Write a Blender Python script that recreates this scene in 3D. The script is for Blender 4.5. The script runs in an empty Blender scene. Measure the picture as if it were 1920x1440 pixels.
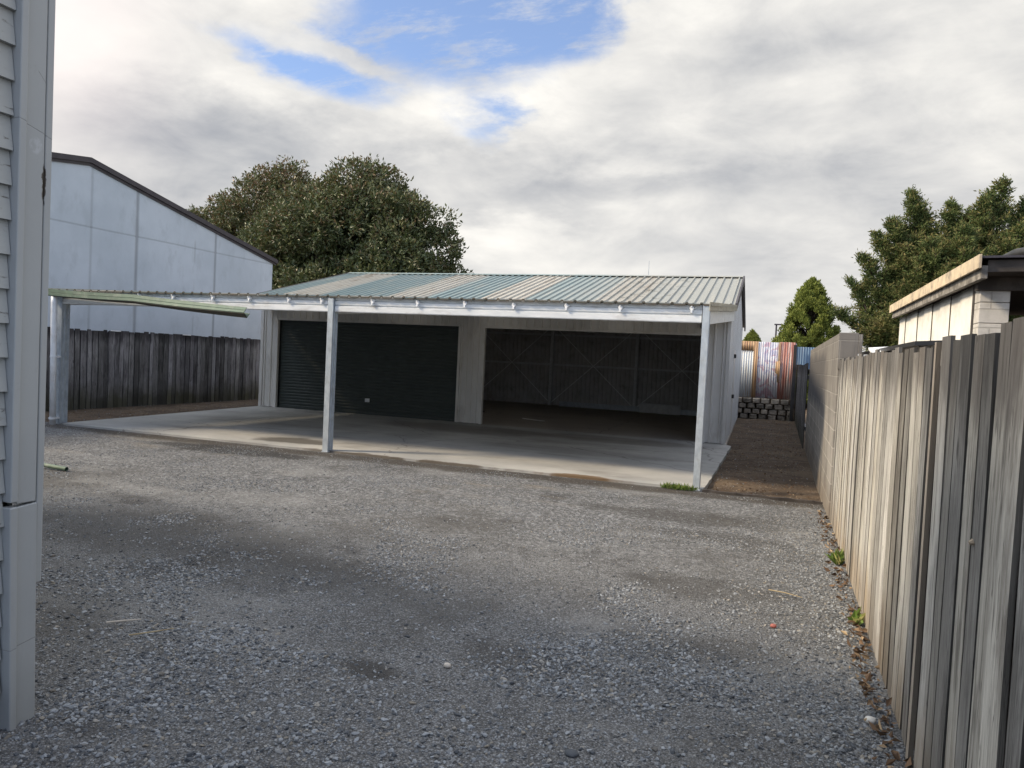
import bpy, math, random
import numpy as np
from mathutils import Vector, Matrix, noise
random.seed(7); np.random.seed(7)
SC = bpy.context.scene
COL = SC.collection
R = math.radians

# ------------------------------------------------------------------ camera
cd = bpy.data.cameras.new('camera'); cam = bpy.data.objects.new('camera', cd); COL.objects.link(cam)
Fw = Vector((-0.335496, 0.941297, -0.037449)); Rt = Vector((0.940237, 0.337048, 0.048504)); Up = Vector((-0.058279, 0.018939, 0.998121))
cam.matrix_world = Matrix(((Rt.x, Up.x, -Fw.x, 0), (Rt.y, Up.y, -Fw.y, 0), (Rt.z, Up.z, -Fw.z, 1.65), (0, 0, 0, 1)))
cd.sensor_width = 36; cd.lens = 26.25; cd.clip_start = 0.05; cd.clip_end = 3000
SC.camera = cam
# ------------------------------------------------------------------ exposure
SC.view_settings.view_transform = 'Standard'; SC.view_settings.look = 'None'
SC.view_settings.exposure = 0.68; SC.view_settings.gamma = 1.0
SC.cycles.max_bounces = 10; SC.cycles.diffuse_bounces = 7
# ------------------------------------------------------------------ sun
SUN_EL, SUN_AZ = 36.0, math.degrees(math.atan2(-1, -.50)) % 360     # azimuth of the sun, clockwise from +Y
sd = bpy.data.lights.new('sun', 'SUN'); sd.energy = 3.0; sd.angle = R(9); sd.color = (1.0, .82, .58)
so = bpy.data.objects.new('sun', sd); COL.objects.link(so)
a = R(SUN_AZ); to_sun = Vector((math.sin(a) * math.cos(R(SUN_EL)), math.cos(a) * math.cos(R(SUN_EL)), math.sin(R(SUN_EL))))
so.rotation_euler = to_sun.to_track_quat('Z', 'Y').to_euler()

# ------------------------------------------------------------------ node expression helper
class G:
    def __init__(s, tree): s.t = tree; s.n = tree.nodes; s.l = tree.links
    def node(s, kind, **kw):
        n = s.n.new(kind)
        for k, v in kw.items(): setattr(n, k, v)
        return n
    def put(s, sock, v):
        if isinstance(v, V): s.l.new(v.k, sock)
        elif hasattr(v, 'is_output'): s.l.new(v, sock)
        else: sock.default_value = v
    def m(s, op, *a, clamp=False):
        n = s.node('ShaderNodeMath', operation=op, use_clamp=clamp)
        for i, v in enumerate(a): s.put(n.inputs[i], v)
        return V(s, n.outputs[0])
    def mix(s, f, a, b, blend='MIX'):
        n = s.node('ShaderNodeMix', data_type='RGBA', blend_type=blend)
        s.put(n.inputs[0], f)
        for i, v in ((6, a), (7, b)):
            if isinstance(v, tuple) and len(v) == 3: v = v + (1,)
            s.put(n.inputs[i], v)
        return n.outputs[2]
    def noise(s, vec, scale=5, detail=4, rough=.55, dist=0, out=0):
        n = s.node('ShaderNodeTexNoise'); s.put(n.inputs['Vector'], vec)
        n.inputs['Scale'].default_value = scale; n.inputs['Detail'].default_value = detail
        n.inputs['Roughness'].default_value = rough; n.inputs['Distortion'].default_value = dist
        return V(s, n.outputs[out])
    def voro(s, vec, scale, feature='F1', out=0, rnd=1):
        n = s.node('ShaderNodeTexVoronoi', feature=feature); s.put(n.inputs['Vector'], vec)
        n.inputs['Scale'].default_value = scale; n.inputs['Randomness'].default_value = rnd
        return V(s, n.outputs[out])
    def scalev(s, vec, sc, off=(0, 0, 0)):
        n = s.node('ShaderNodeMapping'); s.put(n.inputs[0], vec); n.inputs['Scale'].default_value = sc; n.inputs['Location'].default_value = off
        return V(s, n.outputs[0])
    def sep(s, vec):
        n = s.node('ShaderNodeSeparateXYZ'); s.put(n.inputs[0], vec); return [V(s, o) for o in n.outputs]
    def comb(s, x, y, z):
        n = s.node('ShaderNodeCombineXYZ')
        for i, v in enumerate((x, y, z)): s.put(n.inputs[i], v)
        return V(s, n.outputs[0])
    def step(s, v, lo, hi):                      # smoothstep
        n = s.node('ShaderNodeMapRange', interpolation_type='SMOOTHSTEP'); s.put(n.inputs[0], v)
        n.inputs[1].default_value = lo; n.inputs[2].default_value = hi; return V(s, n.outputs[0])
    def pos(s): return V(s, s.node('ShaderNodeNewGeometry').outputs['Position'])
    def obj(s): return V(s, s.node('ShaderNodeTexCoord').outputs['Object'])
    def attr(s, name): return V(s, s.node('ShaderNodeAttribute', attribute_name=name).outputs['Fac'])
    def bump(s, h, strength=.5, dist=.01, normal=None):
        n = s.node('ShaderNodeBump'); s.put(n.inputs['Height'], h); n.inputs['Strength'].default_value = strength
        n.inputs['Distance'].default_value = dist
        if normal is not None: s.put(n.inputs['Normal'], normal)
        return n.outputs[0]
class V:
    def __init__(s, g, k): s.g = g; s.k = k
    def __add__(s, o): return s.g.m('ADD', s, o)
    __radd__ = __add__
    def __sub__(s, o): return s.g.m('SUBTRACT', s, o)
    def __rsub__(s, o): return s.g.m('SUBTRACT', o, s)
    def __mul__(s, o): return s.g.m('MULTIPLY', s, o)
    __rmul__ = __mul__
    def __truediv__(s, o): return s.g.m('DIVIDE', s, o)
    def cl(s): return s.g.m('ADD', s, 0, clamp=True)
    def abs(s): return s.g.m('ABSOLUTE', s)
    def pow(s, e): return s.g.m('POWER', s, e)
    def max(s, o): return s.g.m('MAXIMUM', s, o)
    def min(s, o): return s.g.m('MINIMUM', s, o)

# ------------------------------------------------------------------ world: physical sky behind a broken cloud layer
W = bpy.data.worlds.new('World'); SC.world = W; W.use_nodes = True
g = G(W.node_tree); bg = W.node_tree.nodes['Background']; bg.inputs[1].default_value = .1
sky = g.node('ShaderNodeTexSky', sky_type='NISHITA'); sky.sun_disc = False
sky.sun_elevation = R(SUN_EL); sky.sun_rotation = R(SUN_AZ); sky.air_density = 1.0; sky.dust_density = .6; sky.ozone_density = 1.5
D = V(g, g.node('ShaderNodeTexCoord').outputs['Generated'])
dx, dy, dz = g.sep(D)
u = g.m('ARCTAN2', dx, dy) * 57.2958
v = g.m('ARCSINE', dz) * 57.2958
plane = g.comb(dx / (dz.max(0) + .22), dy / (dz.max(0) + .22), 0)
warp = g.noise(plane, 1.6, 5, .55); warp2 = g.noise(g.scalev(plane, (1, 1, 1), (7, 3, 1)), 1.6, 5, .55)
fine = g.noise(plane, 5.5, 6, .62); 
wu = u + (warp - .5) * 16 + (fine - .5) * 5; wv = v + (warp2 - .5) * 9 + (fine - .5) * 4
def blob(cu, cv, ru, rv, ang=0, U=None, Vv=None):
    U = wu if U is None else U; Vv = wv if Vv is None else Vv
    c, s_ = math.cos(R(ang)), math.sin(R(ang))
    a_ = ((U - cu) * c + (Vv - cv) * s_) / ru; b_ = ((Vv - cv) * c - (U - cu) * s_) / rv
    return g.m('EXPONENT', (a_ * a_ + b_ * b_) * -1.0)
hole = blob(-27, 23.6, 9, 4.8) + blob(-37.5, 19.8, 6.5, 2.3, -8) * 1.05 + blob(-18, 24.5, 5, 4.5) * .8 + blob(-21.5, 16.4, 3.0, 2.0) * .55 \
     + blob(-9.5, 12.2, 4, 1.4, 15) * .35 + blob(-30, 60, 45, 22) * .8
back = g.step(dy, .1, -.5) * g.step(g.noise(plane, .9, 4, .5), .38, .55)
hole = (hole + back * .9 - (fine - .5) * .8).cl()
blue = g.step(hole + (g.noise(plane, 7, 6, .7) - .5) * .35, .36, .92)
# wispy streak crossing the blue
su = u + (fine - .5) * 3.0; sv = v + (g.noise(plane, 9, 5, .65) - .5) * 1.8
ang = math.atan2(19.3 - 22.6, -27.0 + 42.0)
ca, sa = math.cos(ang), math.sin(ang)
al = (su + 42.5) * ca + (sv - 22.4) * sa; ac = (sv - 22.4) * ca - (su + 42.5) * sa
wd = (16.4 - al).max(0.01) * .085 + .25
streak = g.step(ac.abs() / wd, 1.25, .35) * g.step(al, 16.3, 11) * g.step(al, -4, 2)
wisps = g.step(g.noise(g.scalev(plane, (1, 2.4, 1)), 5.5, 7, .70), .46, .72) * .55
blue = (blue * (1 - streak * .93) * (1 - wisps)).cl()
# cloud shading: broad light and dark banks plus fbm
band = g.noise(g.comb(u * .035, v * .085, 2.0), 1.0, 5, .52, .4)
mid = g.noise(g.comb(u * .05, v * .13, 5.0), 1.5, 6, .55, .3)
lite = (band - .5) * 1.15 + (mid - .5) * 1.05 + .55
lite = lite + blob(-22, 9, 7, 2.2) * .3 + blob(-52, 22, 5, 8) * .25 + blob(-19, 18.6, 6, 2.2) * .30 + blob(-41, 17.6, 8, 1.8) * .26 - blob(-44, 13.5, 13, 3.0) * .30 \
     - blob(-16, 11.8, 11, 1.7, 4) * .34 - blob(-24, 14.2, 8, 1.5) * .16 - blob(3, 13.3, 12, 2.2, 6) * .16 + blob(-13, 20, 6, 4) * .12 - blob(-32, 11.5, 8, 2) * .05 + blob(-15, 5.5, 14, 2.2) * .28 + blob(5, 22, 10, 5) * .04
puff = g.noise(g.comb(u * .09, v * .17, 9.0), 1.6, 8, .62, .6); lite = (lite + (puff - .5) * .6 + (fine - .5) * .35 + .02 - g.step(v, 7, 1) * .0).cl()
cloud = g.mix(lite, (2.5, 2.63, 2.9), (6.7, 6.5, 6.1))
cloud = g.mix(blob(-52, 20, 6, 8, U=u, Vv=v) * .8, cloud, (6.9, 6.3, 6.1))
skyb = g.mix(.14, g.mix(1.0, sky.outputs[0], (1.05, 1.12, 1.3), 'MULTIPLY'), (4.6, 5.2, 6.4))
sdot = g.m('ADD', g.m('ADD', dx * to_sun.x, dy * to_sun.y), dz * to_sun.z)
glow = g.step(sdot, .5, 1.0); over = g.step(dz, .55, .9); rear = g.step(dy, .15, -.5)      # clouds near the sun, overhead and behind are brighter
cloud = g.mix(1.0, cloud, g.comb(1.0 + glow * 1.9 + over * .7 + rear * .65, 1.0 + glow * 1.9 + over * .8 + rear * .8, 1.0 + glow * 1.7 + over * 1.05 + rear * 1.1), 'MULTIPLY')
res = g.mix(blue, cloud, skyb)
g.put(bg.inputs[0], res)

# ------------------------------------------------------------------ object helpers
def wl(o):
    p = Vector((0, 0, 0))
    while o is not None: p += o.location; o = o.parent
    return p
def tag(o, label=None, cat=None, group=None, kind=None):
    if label: o['label'] = label
    if cat: o['category'] = cat
    if group: o['group'] = group
    if kind: o['kind'] = kind
    return o
def thing(name, loc, label, cat, group=None):
    o = bpy.data.objects.new(name, None); o.empty_display_size = .2; COL.objects.link(o); o.location = loc
    return tag(o, label, cat, group)
class MB:
    def __init__(s): s.v = []; s.f = []; s.r = []
    def add(s, vs, fs, r=None):
        o = len(s.v); s.v += [tuple(p) for p in vs]; s.f += [tuple(i + o for i in f) for f in fs]
        s.r += [random.random() if r is None else r] * len(vs); return s
    def box(s, x0, x1, y0, y1, z0, z1, r=None):
        return s.add([(x0, y0, z0), (x1, y0, z0), (x1, y1, z0), (x0, y1, z0), (x0, y0, z1), (x1, y0, z1), (x1, y1, z1), (x0, y1, z1)],
              [(3, 2, 1, 0), (4, 5, 6, 7), (0, 1, 5, 4), (1, 2, 6, 5), (2, 3, 7, 6), (3, 0, 4, 7)], r)
    def bar(s, p, q, w, h, up=(0, 0, 1), r=None):       # rectangular bar from p to q
        p, q = Vector(p), Vector(q); d = (q - p).normalized(); up = Vector(up)
        sdn = d.cross(up).normalized(); u2 = sdn.cross(d)
        vs = [c + sdn * (sx * w / 2) + u2 * (sz * h / 2) for c in (p, q) for sx, sz in ((-1, -1), (1, -1), (1, 1), (-1, 1))]
        return s.add(vs, [(0, 1, 2, 3), (7, 6, 5, 4), (0, 4, 5, 1), (1, 5, 6, 2), (2, 6, 7, 3), (3, 7, 4, 0)], r)
    def tube(s, pts, rad, n=10, cap=True):
        pts = [Vector(p) for p in pts]; rad = rad if isinstance(rad, (list, tuple)) else [rad] * len(pts)
        vs = []; fs = []
        for i, p in enumerate(pts):
            d = (pts[min(i + 1, len(pts) - 1)] - pts[max(i - 1, 0)]).normalized()
            a_ = Vector((0, 0, 1)) if abs(d.z) < .9 else Vector((1, 0, 0)); x = d.cross(a_).normalized(); y = d.cross(x)
            vs += [p + (x * math.cos(t * 2 * math.pi / n) + y * math.sin(t * 2 * math.pi / n)) * rad[i] for t in range(n)]
        for i in range(len(pts) - 1):
            for t in range(n): fs.append((i * n + t, i * n + (t + 1) % n, (i + 1) * n + (t + 1) % n, (i + 1) * n + t))
        if cap: fs.append(tuple(range(n - 1, -1, -1))); fs.append(tuple(range((len(pts) - 1) * n, len(pts) * n)))
        return s.add(vs, fs)
    def prism(s, poly, axis, a0, a1, r=None):          # polygon (2D) extruded along an axis
        n = len(poly)
        def P(p, a_): return {'x': (a_, p[0], p[1]), 'y': (p[0], a_, p[1]), 'z': (p[0], p[1], a_)}[axis]
        return s.add([P(p, a0) for p in poly] + [P(p, a1) for p in poly],
                     [tuple(range(n))[::-1], tuple(range(n, 2 * n))] + [(i, (i + 1) % n, (i + 1) % n + n, i + n) for i in range(n)], r)
    def build(s, name, mat, parent=None, bevel=0, smooth=False, label=None):
        me = bpy.data.meshes.new(name); off = wl(parent) if parent else Vector((0, 0, 0))
        me.from_pydata([(a_[0] - off.x, a_[1] - off.y, a_[2] - off.z) for a_ in s.v], [], s.f); me.update()
        at = me.attributes.new('rnd', 'FLOAT', 'POINT'); at.data.foreach_set('value', s.r)
        me.materials.append(mat)
        o = bpy.data.objects.new(name, me); COL.objects.link(o); o.parent = parent
        import bmesh
        bm = bmesh.new(); bm.from_mesh(me); bmesh.ops.recalc_face_normals(bm, faces=bm.faces); bm.to_mesh(me); bm.free()
        if smooth:
            for p in me.polygons: p.use_smooth = True
        if bevel:
            b = o.modifiers.new('bevel', 'BEVEL'); b.width = bevel; b.segments = 2; b.limit_method = 'ANGLE'
        if label: o['label'] = label
        return o
def raw_mesh(name, verts, faces, mat, parent=None, rnd=None, smooth=False):   # numpy arrays, faces all the same size
    off = np.array(wl(parent)) if parent else np.zeros(3)
    me = bpy.data.meshes.new(name); k = faces.shape[1]
    me.vertices.add(len(verts)); me.vertices.foreach_set('co', (verts - off).astype(np.float32).ravel())
    me.loops.add(faces.size); me.loops.foreach_set('vertex_index', faces.astype(np.int32).ravel())
    me.polygons.add(len(faces)); me.polygons.foreach_set('loop_start', np.arange(0, faces.size, k, dtype=np.int32))
    me.polygons.foreach_set('loop_total', np.full(len(faces), k, dtype=np.int32))
    me.polygons.foreach_set('use_smooth', np.full(len(faces), smooth))
    me.update(calc_edges=True)
    if rnd is not None:
        at = me.attributes.new('rnd', 'FLOAT', 'POINT'); at.data.foreach_set('value', rnd.astype(np.float32))
    me.materials.append(mat)
    o = bpy.data.objects.new(name, me); COL.objects.link(o); o.parent = parent
    return o

# ------------------------------------------------------------------ materials
def new_mat(name, rough=.6, metal=0.0, spec=.5):
    m = bpy.data.materials.new(name); m.use_nodes = True; b = m.node_tree.nodes['Principled BSDF']
    b.inputs['Roughness'].default_value = rough; b.inputs['Metallic'].default_value = metal; b.inputs['Specular IOR Level'].default_value = spec
    return m, G(m.node_tree), b
def simple(name, c1, c2=None, scale=6, rough=.6, metal=0.0, stretch=(1, 1, 1), bump=.15, bscale=60, dirt=None, dirt_amt=.5, dscale=3, rnd=0, spec=.5):
    m, g, b = new_mat(name, rough, metal, spec); c2 = c2 or tuple(x * .75 for x in c1)
    P = g.scalev(g.pos(), stretch)
    f = g.step(g.noise(P, scale, 6, .6), .3, .7)
    c = g.mix(f, c1, c2)
    if dirt: c = g.mix(g.step(g.noise(P, dscale, 7, .68), .48, .72) * dirt_amt, c, dirt)
    if rnd:
        n = g.node('ShaderNodeHueSaturation'); g.put(n.inputs['Color'], c); g.put(n.inputs['Value'], g.attr('rnd') * rnd * 2 + (1 - rnd)); c = n.outputs[0]
    g.put(b.inputs['Base Color'], c)
    if bump: g.put(b.inputs['Normal'], g.bump(g.noise(P, bscale, 4, .6), bump, .004))
    return m

M = {}
M['paint_white'] = simple('weathered_white_paint', (.60, .64, .68), (.50, .54, .58), 5, .55, dirt=(.2, .17, .13), dirt_amt=.35, dscale=7, stretch=(1, 1, .5), bump=.12, bscale=90)
M['clad'] = simple('cream_steel_cladding', (.70, .69, .66), (.60, .59, .56), 2, .42, dirt=(.22, .17, .11), dirt_amt=.35, dscale=2.5, stretch=(1, 1, .4), bump=.04)
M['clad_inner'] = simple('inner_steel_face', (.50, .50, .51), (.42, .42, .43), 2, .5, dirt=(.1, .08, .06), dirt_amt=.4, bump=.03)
M['galv'] = simple('galvanised_steel', (.52, .57, .61), (.40, .45, .50), 14, .42, .35, dirt=(.25, .24, .22), dirt_amt=.35, dscale=9, stretch=(1, 1, .6), bump=.03)
M['galv_dark'] = simple('dull_galvanised_steel', (.62, .64, .66), (.50, .52, .54), 9, .45, .1, bump=.03)
M['beam'] = simple('pale_galvanised_beam', (.80, .82, .83), (.68, .71, .73), 6, .42, .15, dirt=(.32, .29, .25), dirt_amt=.4, dscale=5, stretch=(.5, 1, 2), bump=.03)
M['white'] = simple('white_plastic', (.82, .84, .87), (.74, .77, .80), 8, .35, dirt=(.25, .18, .1), dirt_amt=.25, bump=.02)
M['green'] = simple('green_painted_gutter', (.10, .16, .115), (.075, .12, .09), 6, .65, dirt=(.35, .36, .30), dirt_amt=.35, dscale=5, bump=.04)
M['rim'] = simple('rust_edge_gutter_shade', (.05, .06, .055), (.09, .07, .05), 20, .7)
M['dark_trim'] = simple('charcoal_flashing', (.030, .026, .036), (.045, .04, .05), 5, .5, bump=.03)
M['black'] = simple('black_plastic', (.012, .012, .013), (.02, .02, .02), 10, .45, bump=0)
M['dark'] = simple('blackened_timber', (.035, .03, .027), (.06, .05, .045), 6, .85, dirt=(.14, .13, .11), dirt_amt=.3)
M['bark'] = simple('bark', (.07, .055, .04), (.04, .03, .022), 9, .9, bump=.5, bscale=25)

# teal roof: chalky, with rusty and lichened streaks down the fall
def roof_mat(name, c1, c2, spot, amt, grey):
    m, g, b = new_mat(name, .5, 0); P = g.pos(); x, y, z = g.sep(P)
    c = g.mix(g.noise(g.scalev(P, (5, .35, 1)), 1, 5, .6), c1, c2)
    far = g.step(x + (g.noise(P, .7, 3) - .5) * 2.4, -6.2, -2.6)          # older, greyer sheets towards one end
    c = g.mix(far * grey, c, (.275, .28, .26))
    st = g.step(g.noise(g.scalev(P, (7, .5, 1)), 1, 7, .7), .5, .72)
    c = g.mix(st * amt, c, spot)
    li = g.step(g.noise(P, 3.2, 8, .78), .53, .62) * g.step(x + (g.noise(P, .5, 2) - .5) * 3, -4.8, -3.3) * g.step(x, -1.9, -2.5)
    c = g.mix(li * .85, c, (.10, .095, .07))
    g.put(b.inputs['Base Color'], c); g.put(b.inputs['Normal'], g.bump(g.noise(P, 40, 4), .1, .004))
    return m
M['roof'] = roof_mat('faded_teal_roof_paint', (.15, .215, .22), (.24, .30, .30), (.40, .37, .31), .75, .9)
M['skylight'] = roof_mat('weathered_fibreglass', (.62, .58, .50), (.46, .46, .42), (.27, .19, .12), .75, .5)
_t = M['skylight'].node_tree; _g = G(_t); _b = _t.nodes['Principled BSDF']; _tr = _g.node('ShaderNodeBsdfTranslucent'); _tr.inputs[0].default_value = (.80, .80, .80, 1)
_mx = _g.node('ShaderNodeMixShader'); _mx.inputs[0].default_value = .30; _t.links.new(_b.outputs[0], _mx.inputs[1]); _t.links.new(_tr.outputs[0], _mx.inputs[2]); _t.links.new(_mx.outputs[0], _t.nodes['Material Output'].inputs[0])
M['lichen'] = simple('lichened_flashing', (.40, .38, .31), (.30, .28, .22), 4, .7, dirt=(.10, .095, .07), dirt_amt=.9, dscale=9, stretch=(1, .6, 2))

# roller door
m, g, b = new_mat('dark_green_door_paint', .5); P = g.pos()
c = g.mix(g.noise(P, 3, 5), (.030, .042, .040), (.048, .060, .056)); c = g.mix(g.step(g.noise(g.scalev(P, (.6, 1, 6)), 2, 7, .7), .55, .8) * .3, c, (.12, .13, .12))
g.put(b.inputs['Base Color'], c); M['door'] = m

# weathered palings; attribute rnd varies board by board
def wood(name, c1, c2, streak, low, top, rough=.85, lowz=.35, vary=.35, topz=1.55, low_amt=.6, top_amt=.75):
    m, g, b = new_mat(name, rough, 0, .25); P = g.pos(); rn = g.attr('rnd'); x, y, z = g.sep(P)
    Q = g.comb(x, y, z + rn * 37)
    grain = g.noise(g.scalev(Q, (1, 1, .045)), 95, 6, .7, .6); grain2 = g.noise(g.scalev(Q, (1, 1, .05)), 48, 5, .65, .8)
    c = g.mix(g.step(grain2, .25, .8) * .8, c1, c2); c = g.mix(g.step(g.noise(g.scalev(Q, (1, 1, .35)), 5, 5, .6), .4, .62) * .45, c, c2)
    c = g.mix(g.step(grain, .50, .74) * .55, c, streak)
    c = g.mix(g.step(g.noise(g.scalev(Q, (1, 1, .16)), 7, 6, .7, .4), .54, .70) * .7, c, tuple(k * .5 for k in c2))
    n3 = g.noise(g.scalev(Q, (1, 1, .035)), 34, 3, .55, .5); ck = g.step((n3 - .5).abs(), .020, .004) * g.step(g.noise(g.scalev(Q, (1, 1, .25)), 6, 3), .42, .55)
    c = g.mix(ck * .85, c, tuple(k * .3 for k in c2))
    dk = g.step(g.noise(g.scalev(Q, (1, 1, .09)), 15, 6, .7, .6), .52, .68); c = g.mix(dk * .8, c, tuple(k * .45 for k in c2))
    c = g.mix(g.step(g.noise(g.scalev(Q, (1, 1, .22)), 3.5, 7, .72), .50, .66) * .5, c, streak)
    knots = g.step(g.voro(g.scalev(Q, (1, 1, .30)), 4.2), .075, .03)
    c = g.mix(knots * .8, c, tuple(k * .35 for k in c2))
    c = g.mix(g.step(z + (g.noise(P, 3, 5) - .5) * .7, lowz, lowz * .1) * low_amt, c, low)
    c = g.mix(g.step(z + (g.noise(g.scalev(Q, (1, 1, .3)), 9, 5) - .5) * .7, topz, topz + .28) * top_amt, c, top)
    ny = g.sep(V(g, g.node('ShaderNodeNewGeometry').outputs['True Normal']))[1]; c = g.mix(g.step(ny.abs(), .75, .95) * .8, c, tuple(k * .22 for k in c2))   # gap shade between boards, painted on the sawn edges
    n = g.node('ShaderNodeHueSaturation'); g.put(n.inputs['Color'], c)
    g.put(n.inputs['Value'], rn * (2 * vary) + (1 - vary)); g.put(n.inputs['Saturation'], g.m('FRACT', rn * 7.3) * .7 + .4)
    g.put(b.inputs['Base Color'], n.outputs[0])
    g.put(b.inputs['Normal'], g.bump(grain + grain2 * .8 + knots * .5, .8, .006))
    return m
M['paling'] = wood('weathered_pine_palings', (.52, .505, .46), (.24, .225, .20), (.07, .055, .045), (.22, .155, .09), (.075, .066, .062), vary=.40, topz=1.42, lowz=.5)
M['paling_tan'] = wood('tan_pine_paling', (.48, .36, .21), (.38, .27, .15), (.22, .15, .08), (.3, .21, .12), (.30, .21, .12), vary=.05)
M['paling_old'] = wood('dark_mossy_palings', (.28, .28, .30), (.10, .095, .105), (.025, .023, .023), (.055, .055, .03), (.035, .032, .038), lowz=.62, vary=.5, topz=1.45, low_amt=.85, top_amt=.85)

# precast concrete wall with joints
m, g, b = new_mat('pale_blue_grey_concrete', .8, 0, .3); P = g.pos(); x, y, z = g.sep(P)
c = g.mix(g.step(g.noise(P, .7, 7, .65), .3, .7), (.52, .58, .66), (.44, .50, .575))
c = g.mix(g.step(g.noise(g.scalev(P, (1, 1, .5)), 2.3, 9, .72), .50, .66) * .5, c, (.38, .43, .49))
c = g.mix(g.step(g.noise(g.scalev(P, (3, 3, .25)), 1.6, 7, .7), .60, .82) * .2, c, (.42, .45, .48))
yj = y + (g.noise(P, 1, 3) - .5) * .02
def jt(v, at, w): return g.step((v - at).abs(), w * 1.7, w * .2)
j = jt(yj, 15.62, .05) + jt(yj, 18.60, .045) + jt(yj, 14.2, .035) * .5 + jt(yj, 17.75, .03) * g.step(g.noise(P, 1.2, 2), .4, .6) * .5 + jt(yj, 12.4, .04) + jt(yj, 9.4, .04) + jt(yj, 6.4, .04)
zj = z + (g.noise(P, .7, 3) - .5) * .03
j = (j + jt(zj, 4.37, .022) * .6).cl()
c = g.mix(j * .62, c, (.20, .215, .24)); g.put(b.inputs['Base Color'], c)
g.put(b.inputs['Normal'], g.bump(g.noise(P, 14, 6) * .3 - j, .5, .01)); M['precast'] = m

# block wall
def block_mat(name, c1, c2, stain, side):
    m, g, b = new_mat(name, .9, 0, .2); P = g.pos(); x, y, z = g.sep(P)
    br = g.node('ShaderNodeTexBrick'); br.offset = .5
    g.put(br.inputs['Vector'], g.comb((y + x) if side else (x + y), z, 0)); br.inputs['Scale'].default_value = 1.0
    br.inputs['Brick Width'].default_value = .40; br.inputs['Row Height'].default_value = .20; br.inputs['Mortar Size'].default_value = .008; br.inputs['Mortar Smooth'].default_value = .3
    br.inputs['Color1'].default_value = c1 + (1,); br.inputs['Color2'].default_value = c2 + (1,); br.inputs['Mortar'].default_value = (.38, .365, .335, 1)
    c = g.mix(g.step(g.noise(P, 2.5, 8, .7), .42, .66) * .55, br.outputs[0], tuple(k * .55 for k in c2))
    if stain:
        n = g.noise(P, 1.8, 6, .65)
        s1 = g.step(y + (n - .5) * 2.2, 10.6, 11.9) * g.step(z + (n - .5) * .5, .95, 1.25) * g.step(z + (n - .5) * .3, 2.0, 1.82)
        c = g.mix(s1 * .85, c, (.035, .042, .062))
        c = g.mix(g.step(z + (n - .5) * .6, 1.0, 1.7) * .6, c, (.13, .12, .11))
        c = g.mix(g.step(z + (n - .5) * .9, .5, .05) * .5, c, (.16, .12, .08))
        c = g.mix(g.step(g.noise(g.scalev(P, (5, 5, .4)), 1.4, 6, .7), .5, .7) * .6, c, (.09, .088, .09))
    g.put(b.inputs['Base Color'], c)
    g.put(b.inputs['Normal'], g.bump(g.noise(P, 60, 5) * .35 - V(g, br.outputs['Fac']), .6, .008)); return m
M['block'] = block_mat('grey_concrete_blocks', (.30, .285, .265), (.21, .20, .19), True, True)
M['block_pale'] = block_mat('pale_concrete_blocks', (.55, .53, .50), (.48, .46, .43), False, False)
M['rock'] = simple('rough_split_blocks', (.30, .26, .21), (.17, .15, .12), 6, .95, bump=1, bscale=18, dirt=(.06, .05, .035), dirt_amt=.7, dscale=6, rnd=.35)

# old corrugated iron
def iron(name, base, paint, rust, amt, marks=False):
    m, g, b = new_mat(name, .6, .1); P = g.pos(); x, y, z = g.sep(P)
    c = g.mix(g.noise(g.scalev(P, (6, 6, .8)), 1, 6), base, paint)
    c = g.mix(g.step(g.noise(g.scalev(P, (9, 9, .6)), 1, 7, .72), .62 - amt * .3, .74 - amt * .25), c, rust)
    if marks:
        c = g.mix(g.step(g.noise(P, 3.2, 4, .5, 1.5), .54, .60) * .6, c, (.34, .16, .22))
        c = g.mix(g.step(g.noise(g.scalev(P, (1, 1, 1), (3, 5, 8)), 2.6, 4, .5, 1.5), .57, .62) * .6, c, (.26, .26, .42))
    g.put(b.inputs['Base Color'], c); g.put(b.inputs['Normal'], g.bump(g.noise(P, 50, 4), .15, .004)); return m
M['iron_white'] = iron('pale_corrugated_iron', (.60, .64, .68), (.48, .53, .58), (.40, .26, .14), .3)
M['iron_paint'] = iron('paint_marked_corrugated_iron', (.56, .58, .64), (.45, .47, .55), (.33, .15, .08), .25, True)
M['iron_rust'] = iron('rusty_red_corrugated_iron', (.36, .16, .13), (.25, .10, .085), (.44, .38, .37), .55)
M['iron_orange'] = iron('orange_rusted_edge', (.44, .30, .18), (.36, .23, .13), (.28, .14, .08), .4)
M['iron_blue'] = iron('blue_corrugated_iron', (.17, .26, .38), (.12, .20, .31), (.30, .33, .38), .35)

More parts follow.
